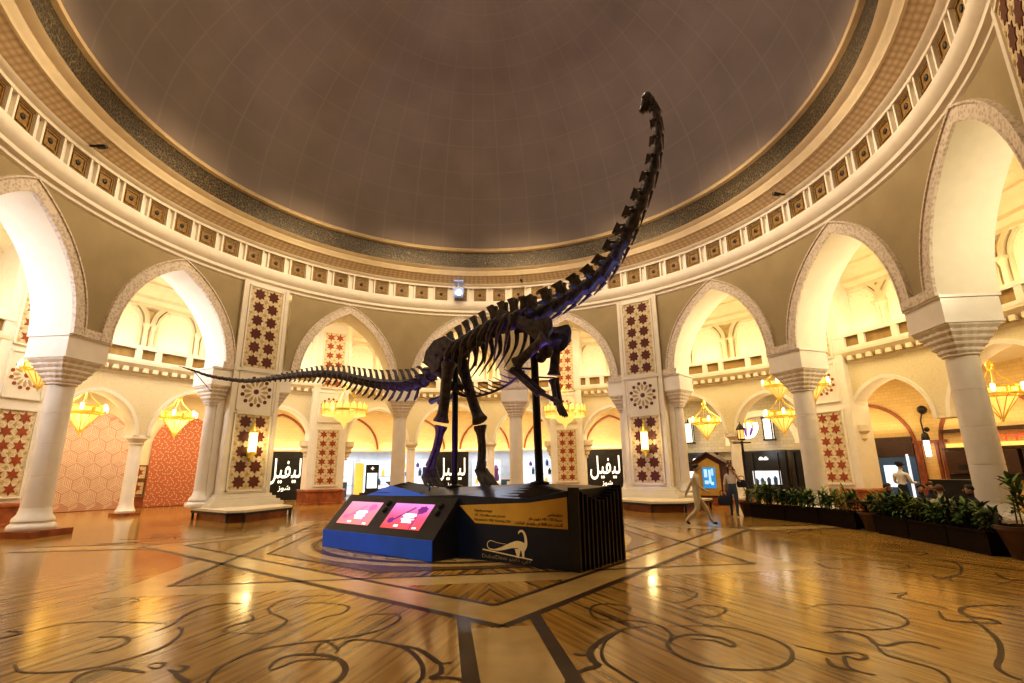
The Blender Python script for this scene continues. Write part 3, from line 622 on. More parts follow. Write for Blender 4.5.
struct('wall_upper', arc_strip([(17.7, 6.3), (17.7, 9.3)], -116, 112), UPW)
struct('trim_%d' % ti, arc_strip([(17.7, 9.0), (17.5, 9.1), (17.5, 9.25), (17.25, 9.4), (17.25, 9.55), (16.9, 9.8), (16.6, 9.9), (16.6, 10.0), (16.3, 10.2)], -116, 112), CREAM); ti += 1
struct('ceiling', arc_strip([(13.2, 10.2), (17.8, 10.2)], -125, 136), CREAM)
struct('ceiling', arc_strip([(17.3, 5.75), (22.6, 5.75)], -116, 112), CREAM)
# windows of the upper wall
LAT = voro_mat('lattice_glass', (1., .88, .66), (.84, .68, .42), 13, .5, .3, .02, .07, emit=True, es=.12)
wn = 1; wme = {}
def window_meshes():
    a, h, zs = .74, .86, 1.45
    base = [(-a, 0.)]+[(x, zs+z) for x, z in pts_arch(a, h)]+[(a, 0.)]
    m = MB(); m.prism_xz(base, -.03, 0); wme['pane'] = m.mesh('lattice_pane'); wme['pane'].materials.append(LAT)
    f = MB()
    for i0, o0_, y in ((0., .10, -.14), (.16, .36, -.20)):
        pi_ = [(-a-i0, 0.)]+[(x, zs+z) for x, z in pts_arch(a, h, 10, i0)]+[(a+i0, 0.)]; po = [(-a-o0_, 0.)]+[(x, zs+z) for x, z in pts_arch(a, h, 10, o0_)]+[(a+o0_, 0.)]
        f.loft([[(x, 0, z) for x, z in pi_], [(x, y, z) for x, z in pi_], [(x, y, z) for x, z in po], [(x, 0, z) for x, z in po]], cap=False, closed=False)
    f.box((0, -.12, .03), (1.7, .24, .06)); wme['frame'] = f.mesh('window_frame'); wme['frame'].materials.append(CREAM)
    c = MB()
    c.lathe([(.13, -.35), (.13, -.25), (.08, -.2), (.075, 1.15), (.11, 1.2), (.14, 1.34)], 12); c.box((0, 0, 1.4), (.34, .3, .12)); c.box((0, 0, -.38), (.3, .3, .1))
    wme['col'] = c.mesh('colonette'); wme['col'].materials.append(CREAM)
window_meshes()
for si in range(1, 5):
    w = (OP[si+1]-OP[si])/6
    for k in range(6):
        ph = OP[si]+w*(k+.5)
        if k == 0: ph += 1.6
        if k == 5: ph -= 1.6
        r = link('window_%d' % wn, None, **at(ph, 17.68, 6.85)); r['kind'] = 'structure'; wn += 1
        link('window_frame', wme['frame'], r); link('lattice_pane', wme['pane'], r)
        for sx in (-1, 1): link('colonette', wme['col'], r, (sx*.97, -.22, .0))

# ------------------------------------------------------------------ passage behind the arcade: back walls
RW = 22.3
struct('wall_passage_left', arc_strip([(RW, 0), (RW, 5.8)], -116, -38), CREAM)
bw = arc_strip([(RW, 2.95), (RW, 5.8)], -38, 33); struct('wall_passage_back', bw, PSTONE)
gw = arc_strip([(RW, 2.55), (RW, 5.8)], 33, 60); struct('wall_passage_right', gw, GSTONE)
struct('wall_restaurant', arc_strip([(RW, 0), (RW, 5.8)], 60, 112), YSTONE)
struct('baseboard_left', arc_strip([(RW-.02, .0), (RW-.06, .0), (RW-.06, .5), (RW, .54)], -116, -38), BROWNM)
# hoardings
def arch_poly(a, zs, h): return [(-a, .02)]+[(x, zs+z) for x, z in pts_arch(a, h, 12)]+[(a, .02)]
def inside(poly, x, z):
    c = False; n = len(poly)
    for i in range(n):
        (x1, z1), (x2, z2) = poly[i], poly[(i+1) % n]
        if (z1 > z) != (z2 > z) and x < (x2-x1)*(z-z1)/(z2-z1)+x1: c = not c
    return c
HO1 = mat('hoarding_rose', (.60, .34, .27), .6, var=.05); HO2 = mat('hoarding_terracotta', (.52, .17, .085), .6, var=.06); HOL = mat('hoarding_line', (.80, .66, .56), .6)
t = thing('hoarding', 'arched rose hoarding covered in white hexagon stripe pattern at left', 'hoarding', **at(-55.8, RW-.12))
pl = arch_poly(1.85, 2.9, 1.85); ln = MB(); ln.prism_xz(pl, -.03, 0)
hs = .40
def seg2(x0, z0, x1, z1, w):
    if not (inside(pl, x0, z0) and inside(pl, x1, z1)): return
    dx, dz = x1-x0, z1-z0; l = math.hypot(dx, dz); nx, nz = -dz/l*w/2, dx/l*w/2
    ln.add([(x0+nx, -.036, z0+nz), (x1+nx, -.036, z1+nz), (x1-nx, -.036, z1-nz), (x0-nx, -.036, z0-nz)], [(0, 1, 2, 3)], mi=1)
for i in range(-5, 6):
    for j in range(0, 9):
        cx = (i+(j % 2)*.5)*hs*math.sqrt(3); cz = j*hs*1.5
        for k in range(3):
            a0, a1 = rad(90+120*k), rad(90+120*k+60); a2 = rad(90+120*k+120)
            A = (hs*cos(a0), hs*sin(a0)); B = (hs*cos(a2), hs*sin(a2))
            for q in range(5):
                u = (q+.1)/5; seg2(cx+A[0]*u, cz+A[1]*u, cx+A[0]*u+B[0]*.97, cz+A[1]*u+B[1]*.97, .036)
ln.build('board', [HO1, HOL], t)
t = thing('hoarding', 'arched terracotta hoarding with small white speck pattern at left', 'hoarding', **at(-44.9, RW-.12))
pl = arch_poly(1.5, 3.1, 1.7); ln = MB(); ln.prism_xz(pl, -.03, 0)
for i in range(-8, 9):
    for j in range(0, 26):
        cx = (i+(j % 2)*.5)*.26; cz = .12+j*.19; a = rad((i*37+j*61) % 180)
        for b in (0, 2.1): seg2(cx+.03*cos(a+b), cz+.03*sin(a+b), cx+.09*cos(a+b), cz+.09*sin(a+b), .042)
ln.build('board', [HO2, HOL], t)
FRM = mat('small_frame_brown', (.22, .07, .02), .5)
for lab, z in (('upper small square star tile panel in brown frame beside terracotta hoarding', 1.75), ('lower small square star tile panel in brown frame beside terracotta hoarding', .98)):
    t = thing('wall_tile_panel', lab, 'panel', group='small framed star tiles left', **at(-49.8, RW-.1, z))
    f = MB()
    for sx in (-1, 1): f.box((sx*.33, 0, 0), (.06, .08, .72)).box((0, 0, sx*.33), (.72, .08, .06))
    f.build('frame', FRM, t); MB().box((0, .02, 0), (.6, .03, .6)).build('tile', PANEL, t); MB().prism_xz(star(6, .22, .11), -.03, .0).build('star_inlay', STARR, t)
# red-brown pointed arch outlines and cove light along the back
def arch_trim(ph, a, zs, h, m=REDWOOD, w=.12, legs=0., r=RW):
    global ti
    mb = MB(); i_ = [(x, zs+z) for x, z in pts_arch(a, h, 12)]; o_ = [(x, zs+z) for x, z in pts_arch(a, h, 12, w)]
    if legs: i_ = [(-a, legs)]+i_+[(a, legs)]; o_ = [(-a-w, legs)]+o_+[(a+w, legs)]
    mb.loft([[(x, 0, z) for x, z in i_], [(x, -.12, z) for x, z in i_], [(x, -.12, z) for x, z in o_], [(x, 0, z) for x, z in o_]], cap=False, closed=False)
    struct('trim_%d' % ti, mb, m, **at(ph, r)); ti += 1
for ph in (-31.8, -20.6, -9.0, 2.6, 14.2, 25.2): arch_trim(ph, 1.65, 3.0, 2.1)
COVE = glow('cove_strip', (1., .8, .4), 2.5)
cv = arc_strip([(RW-.02, 2.98), (RW-.2, 2.98), (RW-.2, 3.02), (RW-.02, 3.02)], -38, 33); struct('trim_%d' % ti, arc_strip([(RW-.22, 2.9), (RW-.24, 2.9), (RW-.24, 3.06)], -38, 33), CREAM); ti += 1
struct('cove_light', cv, COVE)
arch_trim(-31.8, 1.45, 0.05, .01, CREAM)
SIGNW = glow('sign_white_letter', (1., .97, .86), .8)
def fit(o, x0, x1, z0, z1, y):
    V = [v.co.copy() for v in o.data.vertices]; a, b_ = min(v.x for v in V), max(v.x for v in V); c, e = min(v.z for v in V), max(v.z for v in V)
    for v in o.data.vertices: v.co = (x0+(v.co.x-a)*(x1-x0)/(b_-a), y+v.co.y, z0+(v.co.z-c)*(z1-z0)/(e-c))
def board(label, ph, w=1.95):
    t = thing('shop_board', label, 'sign', group='black boards with white Arabic shop lettering', **at(ph, RW-.15))
    MB().box((0, 0, 1.46), (2*w*.62, .06, 2.9)).build('board', BLACK, t)
    fit(text('lettering', arab('ليفيل'), 1., SIGNW, t, XZ, bold=.012), -1.0, 1.0, .95, 2.5, -.035)
    fit(text('small_lettering', arab('شوز'), .42, SIGNW, t, XZ, bold=.01), -.25, .45, .52, .88, -.035)
    return t
bd = board('black shop board with white Arabic lettering just right of the left tiled pier', -30.9)
dup(bd, 'black shop board with white Arabic lettering between the hind legs', P3(-3.4, RW-.15), rad(3.4))
dup(bd, 'black shop board with white Arabic lettering left of the right tiled pier', P3(24.0, RW-.15), -rad(24.0))
# white shop interior at the back
SHOPW = mat('shop_white', (.85, .87, .9), .5); SHOPG = glow('shop_light_panel', (.80, .88, 1.), .7)
struct('wall_shop_back', arc_strip([(26., 0), (26., 3.1)], -40, 34), SHOPW)
struct('ceiling', arc_strip([(22.3, 3.05), (26.1, 3.05)], -40, 34), SHOPW)
BLUE = mat('shop_blue', (.05, .12, .30), .4); YEL = glow('shop_yellow_panel', (1., .62, .12), .5); SCR = glow('shop_screen', (.6, .8, 1.), .9); PUR = mat('shop_purple', (.14, .06, .35), .4)
def shop_thing(name, label, cat, ph, r, build, group=None):
    t = thing(name, label, cat, group=group, **at(ph, r)); build(t); return t
def kiosk_screen(t):
    MB().box((0, 0, 1.05), (.85, .12, 2.1)).build('casing', BLACK, t); MB().box((0, -.07, 1.05), (.66, .02, 1.0)).build('screen', SCR, t); MB().prism_xz(star(4, .14, .06, 0, 1.85), -.08, -.06).build('logo', SIGNW, t)
shop_thing('display_screen', 'tall black display screen with pale blue picture in the bright shop', 'screen', -16.6, 23.2, kiosk_screen)
def yel(t): MB().box((0, 0, 1.1), (.55, .3, 2.2)).build('panel', YEL, t); MB().box((0, 0, .05), (.7, .4, .1)).build('foot', BLACK, t)
y0 = shop_thing('light_column', 'yellow lit shop column beside tall black screen', 'display', -18.6, 23.6, yel)
dup(y0, 'yellow lit shop column left of the front support post', P3(8.3, 23.0), -rad(8.3))
def counter(t): MB().box((0, 0, .5), (1.3, .6, .95)).build('body', BLUE, t); MB().box((0, 0, 1.0), (1.4, .7, .06)).build('counter_top', SHOPW, t); MB().box((0, -.31, .5), (.5, .02, .7)).build('front_panel', SHOPW, t)
k0 = shop_thing('shop_counter', 'blue and white shop counter behind the left end of the display base', 'counter', -22.4, 22.9, counter)
dup(k0, 'blue and white shop counter seen just left of the foreleg post', P3(7.0, 24.2), -rad(7))
def pedestal(t): MB().lathe([(.3, 0), (.28, .05), (.06, .1), (.05, .5), (.16, .75), (.42, .92), (.42, .97)], 20).build('stand', BLUE, t); MB().lathe([(.1, .97), (.09, 1.2), (.04, 1.3), (.04, 1.36)], 12).build('bottle', SCR, t)
shop_thing('display_pedestal', 'blue goblet shaped display pedestal at shop entrance', 'pedestal', -13.4, 22.8, pedestal)
def shelves(t):
    m = MB()
    for z in (.1, .7, 1.3, 1.9, 2.4): m.box((0, 0, z), (2.2, .45, .05))
    for sx in (-1, 1): m.box((sx*1.1, 0, 1.25), (.06, .45, 2.4))
    m.build('shelf_frame', SHOPW, t); g = MB(); g.box((0, .2, 1.25), (2.2, .03, 2.4)); g.build('back_panel', SHOPG, t)
s0_ = shop_thing('shelf_unit', 'white lit shelf unit behind the thin column left of the hind legs', 'shelf', -9.2, 25.2, shelves, 'white shelf units in the bright shop')
for lab, ph in (('white lit shelf unit right of the right hind leg', 2.8), ('white lit shelf unit behind the front support post', 9.6), ('white lit shelf unit near the star tile pier behind forelegs', 14.6), ('white lit shelf unit behind black display screen', -15.6), ('white lit shelf unit at left end of the bright shop', -21.6)): dup(s0_, lab, P3(ph, 25.2), -rad(ph))
bcol = [PUR, BLUE, BLACK, SCR, YEL]; nb = 0
for ph in (-10.8, -8.6, 1.6, 3.0, 4.2, 8.6, 10.6, 13.4, 15.6, -14.6):
    for z, dx in ((.73, -.2), (1.33, .1), (1.93, -.1)):
        b = MB(); k = nb % 5; hh = .32+.05*k; b.lathe([(.11, .0), (.12, hh*.6), (.05, hh*.8), (.05, hh)], 10)
        o = b.build('bottle', bcol[(k*2+int(z*3)) % 5], None, P3(ph+dx*2, 25.05, z)); tag(o, 'small coloured bottle on white shelves of the bright shop', 'bottle', 'bottles on the bright shop shelves'); nb += 1
def sculpt(t): MB().lathe([(.35, 0), (.33, .8), (.2, .9)], 16).build('stand', SHOPW, t); MB().lathe([(.18, .9), (.24, 1.1), (.14, 1.5), (.2, 1.7), (.05, 2.0)], 14).build('figure', PUR, t)
shop_thing('window_display', 'purple bottle shaped window display right of the hind legs', 'display', 4.6, 22.9, sculpt)
# dark shop fronts on the right
def front(t):
    MB().box((0, .1, 1.25), (2.5, .1, 2.5)).build('dark_wall', BLACK, t)
    MB().box((.05, .03, 1.05), (1.5, .02, .75)).build('lit_window', SHOPG, t)
    f = MB()
    for x in (-1.1, -.6, .75, 1.15): f.box((x, 0, 1.25), (.06, .1, 2.5))
    f.box((0, 0, 2.46), (2.5, .12, .1)); f.box((0, 0, .3), (2.5, .1, .6)); f.build('frame', BLACK, t)
    g = MB()
    for i, x in enumerate((-.5, -.2, .15, .5)): g.lathe([(.09, 0), (.11, .2+.05*i), (.04, .32+.04*i), (.001, .36+.04*i)], 10, Matrix.Translation((x, -.0, .68)))
    g.build('goods', BLUE, t)
    lg = MB()
    for x in (-.13, .13): lg.lathe([(.12, 2.02), (.13, 2.1), (.05, 2.2)], 12, Matrix.Translation((x, 0, 0)))
    lg.build('logo', SIGNW, t)
fr0 = shop_thing('storefront', 'dark shop front with lit window behind the information kiosk', 'shop', 39.3, RW-.2, front, 'dark lit shop fronts at right')
dup(fr0, 'dark shop front with white logo behind the woman and lamp post', P3(49.2, RW-.2), -rad(49.2)); dup(fr0, 'dark shop front just left of the tall right hand column', P3(56.2, RW-.2), -rad(56.2))
struct('wall_shop_side', arc_strip([(RW+.3, 0), (RW+.3, 2.6)], 33, 60), GSTONE)
arch_trim(49.2, 1.75, 2.9, 1.6, WHITE, .35, .0)
def frame_lantern(label, ph, z):
    t = thing('box_lantern', label, 'lantern', group='dark framed box lanterns on the stone wall', **at(ph, RW-.35, z))
    MB().box((0, 0, 0), (.42, .3, 1.15)).build('glass', WHITEGLOW if False else glow('frosted_lantern', (1., .93, .8), .9), t); f = MB()
    for sx in (-1, 1):
        for sy in (-1, 1): f.box((sx*.23, sy*.16, 0), (.06, .06, 1.3))
    for z_ in (-.62, .62): f.box((0, 0, z_), (.58, .44, .09))
    f.box((0, .2, .8), (.08, .4, .08)); f.box((0, 0, .72), (.12, .12, .2)); f.build('frame', BLACK, t); return t
l0 = frame_lantern('dark framed box lantern on stone wall above the left dark shop front', 38.6, 3.75)
dup(l0, 'dark framed box lantern on stone wall above the lamp post', P3(50.6, RW-.35, 3.75), -rad(50.6))
# restaurant wall
arch_trim(63.6, 1.6, 2.5, 2.0, REDWOOD, .14, .05); arch_trim(75.6, 1.9, 2.6, 2.1, REDWOOD, .16, .05)
rb = MB()
for z0, z1 in ((2.62, 2.74),): arc_strip([(RW, z0), (RW-.08, z0), (RW-.08, z1), (RW, z1)], 67.5, 71.2, 4, rb)
for ph in (68.3, 70.0): rb.box((0, 0, 1.31), (.12, .1, 2.62), Matrix.Translation(P3(ph, RW-.04)) @ Matrix.Rotation(-rad(ph), 4, 'Z'))
struct('trim_%d' % ti, rb, REDWOOD); ti += 1
t = thing('restaurant_doorway', 'dark topped doorway with blue lit screen under red brown arch', 'doorway', **at(63.6, RW-.1))
MB().box((0, 0, 2.5), (3.1, .1, .9)).build('lintel', DKWOOD, t); MB().box((0, .02, 1.1), (3.1, .06, 2.1)).build('interior', BLUE, t); MB().box((.55, -.04, 1.15), (.7, .03, 1.0)).build('lit_screen', SCR, t); MB().box((1.25, -.04, 1.1), (.1, .06, 2.1)).build('jamb', SHOPG, t)
t = thing('bar_shelving', 'dark wood bar shelving with red script sign and warm lit ledge', 'shelving', **at(75.6, RW-.12))
MB().box((0, -.05, 3.08), (3.7, .2, .14)).box((0, -.1, 2.32), (3.7, .3, .08)).build('ledge', DKWOOD, t)
MB().box((0, -.0, 2.46), (3.6, .04, .16)).build('ledge_light', GOLDGLOW, t)
cb_ = MB()
for x in (-1.4, -.5, .4, 1.3): cb_.box((x, -.1, 1.75), (.75, .3, .95))
cb_.build('cabinet', DKWOOD, t); MB().box((0, .0, 1.15), (3.7, .25, .22)).box((-1.0, -.27, 1.55), (.7, .02, .2)).build('counter', BLACK, t)
REDS = glow('red_script', (.9, .06, .03), 1.2); sc2 = MB(); P = []
for i in range(60):
    u = i/59; P.append((-1.1+2.2*u+.09*sin(u*40), -.12, 2.68+.11*cos(u*40)))
sc2.tube(P, .03, 5); sc2.build('script_sign', REDS, t)
t = thing('wall_lamp', 'black swing arm wall lamp with globe and white tube at restaurant', 'lamp', **at(69.6, RW-.5))
MB().ball((0, .2, 4.1), .2).ball((.12, 0, 3.2), .11).tube([(0, .2, 4.1), (-.05, .0, 3.6), (-.02, 0, 3.0)], .03).tube([(-.02, 0, 3.15), (.12, 0, 3.2)], .02).tube([(0, .2, 4.1), (0, .5, 4.1)], .03).lathe([(.14, 2.72), (.16, 2.8), (.12, 3.0), (.03, 3.1)], 14).build('arm', BLACK, t)
MB().lathe([(.001, 2.0), (.1, 2.02), (.11, 2.72), (.001, 2.73)], 14).build('light_tube', WHITEGLOW, t)

# ------------------------------------------------------------------ chandeliers
def ring_chandelier(label, ph, r, z, top):
    t = thing('ring_chandelier', label, 'chandelier', group='wide ring chandeliers before the star tile piers', **at(ph, r, z))
    n = 20; Rg = 1.15; m = MB(); m.lathe([(Rg-.03, -.06), (Rg+.03, -.06), (Rg+.03, .06), (Rg-.03, .06), (Rg-.03, -.06)], 40, cap=False)
    for k in range(n): a = 2*pi*k/n; m.box((Rg*cos(a), Rg*sin(a), .1), (.03, .03, .72)); 
    for k in range(6): a = 2*pi*k/6; m.tube([(0, 0, 1.4), (Rg*cos(a), Rg*sin(a), .05)], .008, 4)
    m.build('brass_ring', GOLD, t)
    g = MB()
    for k in range(n):
        a0, a1 = 2*pi*(k+.12)/n, 2*pi*(k+.88)/n; am = (a0+a1)/2
        g.add([(Rg*cos(a0), Rg*sin(a0), .06), (Rg*cos(a1), Rg*sin(a1), .06), (Rg*cos(a1), Rg*sin(a1), .28), (Rg*cos(am), Rg*sin(am), .42), (Rg*cos(a0), Rg*sin(a0), .28)], [(0, 1, 2, 3, 4)])
    g.lathe([(Rg-.05, -.05), (Rg-.05, -.2), (Rg-.06, -.22)], 40, cap=False); g.build('glass_panels', GOLDGLOW, t)
    b = MB(); b.lathe([(.62, -.1), (.55, -.3), (.35, -.5), (.14, -.62), (.05, -.8), (.001, -.95)], 24); b.build('bowl', GOLDGLOW, t)
    MB().tube([(0, 0, 1.35), (0, 0, top-z)], .012, 5).lathe([(.05, 1.3), (.09, 1.38), (.03, 1.5)], 10).build('hanging_rod', GOLD, t)
    return t
r0 = ring_chandelier('wide brass ring chandelier hanging before the star tile pier, above the skeleton tail base', -26.3, 14.9, 4.75, 10.2)
dup(r0, 'wide brass ring chandelier hanging behind the raised forelegs', P3(20.6, 14.9, 4.7), 0.)
def bowl_chandelier(label, ph, r, z, top, s=1.):
    t = thing('bowl_chandelier', label, 'chandelier', group='brass chandeliers with pointed bowls', **at(ph, r, z))
    m = MB(); m.lathe([(.72, .02), (.78, .04), (.78, .08), (.75, .1), (.75, .26), (.78, .29), (.78, .33), (.70, .35)], 12, cap=False, sm=False); m.lathe([(.001, -.92), (.035, -.88), (.05, -.8), (.02, -.74)], 10)
    m.lathe([(.54, -.05), (.57, -.03), (.57, .02), (.54, .03)], 12, cap=False, sm=False)
    for k in range(12):
        a = 2*pi*k/12; ca, sa = cos(a), sin(a)
        m.tube([(.74*ca, .74*sa, .04), (.55*ca, .55*sa, -.04), (.38*ca, .38*sa, -.28), (.16*ca, .16*sa, -.58), (.04*ca, .04*sa, -.8)], .02, 4)
        m.box((.765*ca, .765*sa, .18), (.03, .03, .2))
    for k in range(6):
        a = 2*pi*k/6; ca, sa = cos(a), sin(a); m.tube([(.74*ca, .74*sa, .32), (.25*ca, .25*sa, .72), (.08*ca, .08*sa, 1.02)], .012, 4)
    m.lathe([(.07, .95), (.12, 1.02), (.13, 1.15), (.09, 1.28), (.03, 1.36)], 10); m.tube([(0, 0, 1.3), (0, 0, top-z)], .014, 5)
    m.build('brass_frame', GOLD, t)
    g = MB(); g.lathe([(.54, -.05), (.37, -.28), (.15, -.58), (.03, -.78)], 24); g.build('amber_bowl', GOLDGLOW, t); g = MB(); g.lathe([(.74, .1), (.74, .26)], 24, cap=False); g.build('amber_band', GOLDGLOW, t)
    for k in range(6):
        a = 2*pi*k/6; MB().lathe([(.05, .12), (.07, .15), (.07, .36), (.04, .4)], 8, Matrix.Translation((.86*cos(a), .86*sin(a), 0))).build('ring_lantern', LAMPGLOW, t)
    t.scale = (s, s, s); return t
h0 = bowl_chandelier('brass bowl chandelier hanging before the terracotta hoarding', -49.4, 19., 4.25, 5.75)
CHD = [('brass bowl chandelier hanging just right of the big far left column', -60.8, 19., 4.2), ('brass bowl chandelier high at the left edge behind the big column capital', -73.7, 15.2, 5.1),
       ('brass bowl chandelier hanging above the information kiosk', 43.9, 19., 4.0), ('brass bowl chandelier hanging above the lamp post, left of tall right column', 56.0, 19., 4.05),
       ('brass bowl chandelier hanging high beside the capital of tall right column', 63.0, 14.9, 5.0), ('brass bowl chandelier peeking out right of tall right column', 69.5, 14.6, 4.75),
       ('brass bowl chandelier at right edge beside the nearest right column', 82.0, 19., 4.0)]
h1 = None
for lab, ph, r, z in CHD:
    if r > 17: dup(h0, lab, P3(ph, r, z), -rad(ph))
    elif h1 is None: h1 = bowl_chandelier(lab, ph, r, z, z+(10.2-z)/.75, .75)
    else: dup(h1, lab, P3(ph, r, z), -rad(ph))
# ------------------------------------------------------------------ display plinth (local x along its length, y into depth, z up)
F0 = Vector((1.72, -4.85, 0)); RZ = math.atan2(-.68, .733)
DBLK = mat('plinth_black', (.018, .018, .024), .35, var=.3); DBLUE = mat('panel_blue', (.012, .12, .70), .35, var=.08, emit=(.01, .10, .6), es=.12); GOLDP = mat('gold_panel', (.72, .44, .08), .45, var=.12, scale=1.5)  # blue panel is no lamp: its lit look is put in as a faint glow
NAVY = mat('plinth_navy', (.010, .018, .05), .4, var=.2)
pt = thing('display_plinth', 'large faceted black plinth with gold text panel under the dinosaur skeleton', 'plinth', tuple(F0), RZ)
b = MB()
LX = -6.5
bot = [(0, 0, 0), (0, 1.68, 0), (LX, 1.68, 0), (LX, 0, 0)]
T = [(-.05, .0, 1.30), (-.05, 1.66, 1.33), (-1.3, .85, 1.40), (-2.7, .0, 1.18), (-2.4, 1.66, 1.27), (-4.0, .8, 1.28), (-4.2, 1.66, 1.2), (-5.2, .85, 1.40), (-5.6, .0, 1.05), (-6.0, 1.66, 1.2), (LX, .0, .95), (LX, 1.66, .95), (-.85, 0, 1.14), (-4.2, 0, 1.12)]
V = bot+T; k = 4
b.add(V, [(0, 3, 2, 1), (0, 1, k+1, k+0), (1, 2, k+11, k+9, k+6, k+4, k+1), (2, 3, k+10, k+11), (3, 0, k+0, k+12, k+3, k+13, k+8, k+10),
          (k+0, k+1, k+2), (k+0, k+2, k+12), (k+12, k+2, k+3), (k+1, k+4, k+2), (k+2, k+4, k+5), (k+2, k+5, k+3), (k+3, k+5, k+13), (k+4, k+6, k+5), (k+13, k+5, k+7), (k+13, k+7, k+8), (k+5, k+6, k+7), (k+6, k+9, k+7), (k+7, k+9, k+11), (k+7, k+11, k+10), (k+7, k+10, k+8)])
b.build('plinth_body', NAVY, pt)
MB().add([(-5.75, .0, 1.10), (-3.5, .0, 1.13), (-5.25, .36, 1.33), (-6.0, .36, 1.12)], [(0, 1, 2), (0, 2, 3)], M=Matrix.Translation((0, -.01, .01))).build('blue_facet', DBLUE, pt)
slt = MB()
for i in range(16):      # raised slats running over the sloping top
    x0 = -.35-.42*i
    for y in (0,):
        zt = lambda x, yy: 1.13+.2*math.exp(-((x+1.2)/1.1)**2)*(1-abs(yy-.85)/1.6)+.14*math.exp(-((x+4.9)/1.1)**2)*(1-abs(yy-.85)/1.4)
    slt.add([(x0, .1, zt(x0, .1)+.01), (x0+.25, .1, zt(x0, .1)+.01), (x0-.1, 1.6, zt(x0, 1.6)+.08), (x0-.35, 1.6, zt(x0, 1.6)+.08)], [(0, 1, 2, 3)])
rows = MB(); n = 11
for i in range(n):       # long slats, one above the other in depth, each a thin step
    y = .12+1.45*i/(n-1); P = []
    for j in range(19):
        x = -.2-.33*j; P.append((x, y))
    top = []
    for x, yy in P:
        ridge = 1.12+.30*max(0, 1-abs(x+1.25)/1.7)+.28*max(0, 1-abs(x+5.2)/1.5)+.10*max(0, 1-abs(x+3.6)/1.0); edge = 1.30 if x > -1 else 1.12
        w_ = max(0., 1-abs(yy-.85)/.9); top.append(edge*(1-w_)+ridge*w_ if x > -6.8 else .95)
    rows.loft([[(x, yy, t) for (x, yy), t in zip(P, top)], [(x, yy-.035, t+.02) for (x, yy), t in zip(P, top)], [(x, yy-.035, t-.3) for (x, yy), t in zip(P, top)]], cap=False, closed=False)
rows.build('top_slats', DBLK, pt)
fn = MB(); nf = 12
for i in range(nf):
    y = .03+1.62*i/(nf-1); u = i/(nf-1); zt = 1.36-.27*(1-abs(u-.5)*2)**.8
    fn.box((.07, y, zt/2), (.20, .055, zt))
fn.build('end_fins', DBLK, pt)
MB().add([(-2.62, -.012, .985), (-2.18, -.012, .665), (-.04, -.012, .668), (-.04, -.012, 1.20), (-.85, -.012, 1.085)], [(0, 1, 2, 3, 4)]).build('gold_panel', GOLDP, pt)
TXD = mat('text_dark', (.05, .03, .012), .6); LOGO = mat('logo_cream', (.80, .62, .33), .5, emit=(.8, .6, .3), es=.10); LOGOD = mat('logo_dim', (.42, .32, .18), .5)
tm = lambda x, z: Matrix.Translation((x, -.018, z)) @ XZ
for z, e_, a_ in ((.885, 'Diplodocus longus', 'ديبلودوكس'), (.80, '155 - 145 million years, Jurassic', 'عمرها 155 - 145 مليون عام'), (.715, 'Discovered in 2008, Wyoming, USA', 'اكتشف عام 2008 في وايومنغ - الولايات')):
    text('panel_text', e_, .062, TXD, pt, tm(-2.20, z), 'LEFT', .002); text('panel_text', arab(a_), .068, TXD, pt, tm(-.14, z-.01), 'RIGHT', .002)
fit(text('name_text', 'DubaiDino '+arab('دبي داينو'), .155, LOGOD, pt, XZ, 'CENTER', .002), -1.99, -.84, .02, .125, -.018)
lg = MB(); neck = catmull([(-1.10, .55), (-1.06, .585), (-1.00, .57), (-.955, .5), (-.945, .40), (-.96, .32)], 6)
def flat(pts, ws, y=-.02):
    A, B = [], []; pts = [Vector((p[0], 0, p[1])) for p in pts] if len(pts[0]) == 2 else pts
    for i, p in enumerate(pts):
        t = (pts[min(i+1, len(pts)-1)]-pts[max(0, i-1)]).normalized(); nn = Vector((-t.z, 0, t.x)); w = ws[0]+(ws[1]-ws[0])*i/(len(pts)-1)
        A.append((p.x+nn.x*w, y, p.z+nn.z*w)); B.append((p.x-nn.x*w, y, p.z-nn.z*w))
    lg.loft([A, B], cap=False, closed=False)
cm2 = lambda pts, n=6: catmull([(x, 0, z) for x, z in pts], n)
flat(cm2([(-1.11, .535), (-1.08, .575), (-1.02, .585), (-.965, .53), (-.94, .43), (-.95, .34), (-1.0, .27)]), (.012, .04))
flat(cm2([(-.98, .30), (-1.12, .345), (-1.28, .32), (-1.5, .25), (-1.68, .215)]), (.085, .012)); flat(cm2([(-1.68, .215), (-1.82, .23), (-1.86, .31), (-1.78, .37), (-1.6, .345), (-1.4, .335)]), (.012, .004))
lg.add([(-1.20, -.02, .27), (-1.06, -.02, .27), (-1.10, -.02, .12), (-1.14, -.02, .12)], [(0, 1, 2, 3)]); lg.add([(-1.05, -.02, .29), (-.97, -.02, .29), (-.985, -.02, .12), (-1.02, -.02, .12)], [(0, 1, 2, 3)])
lg.add([(-1.98, -.02, .19), (-.80, -.02, .105), (-.80, -.02, .125), (-1.98, -.02, .215)], [(0, 1, 2, 3)])
lg.build('dinosaur_logo', LOGO, pt)
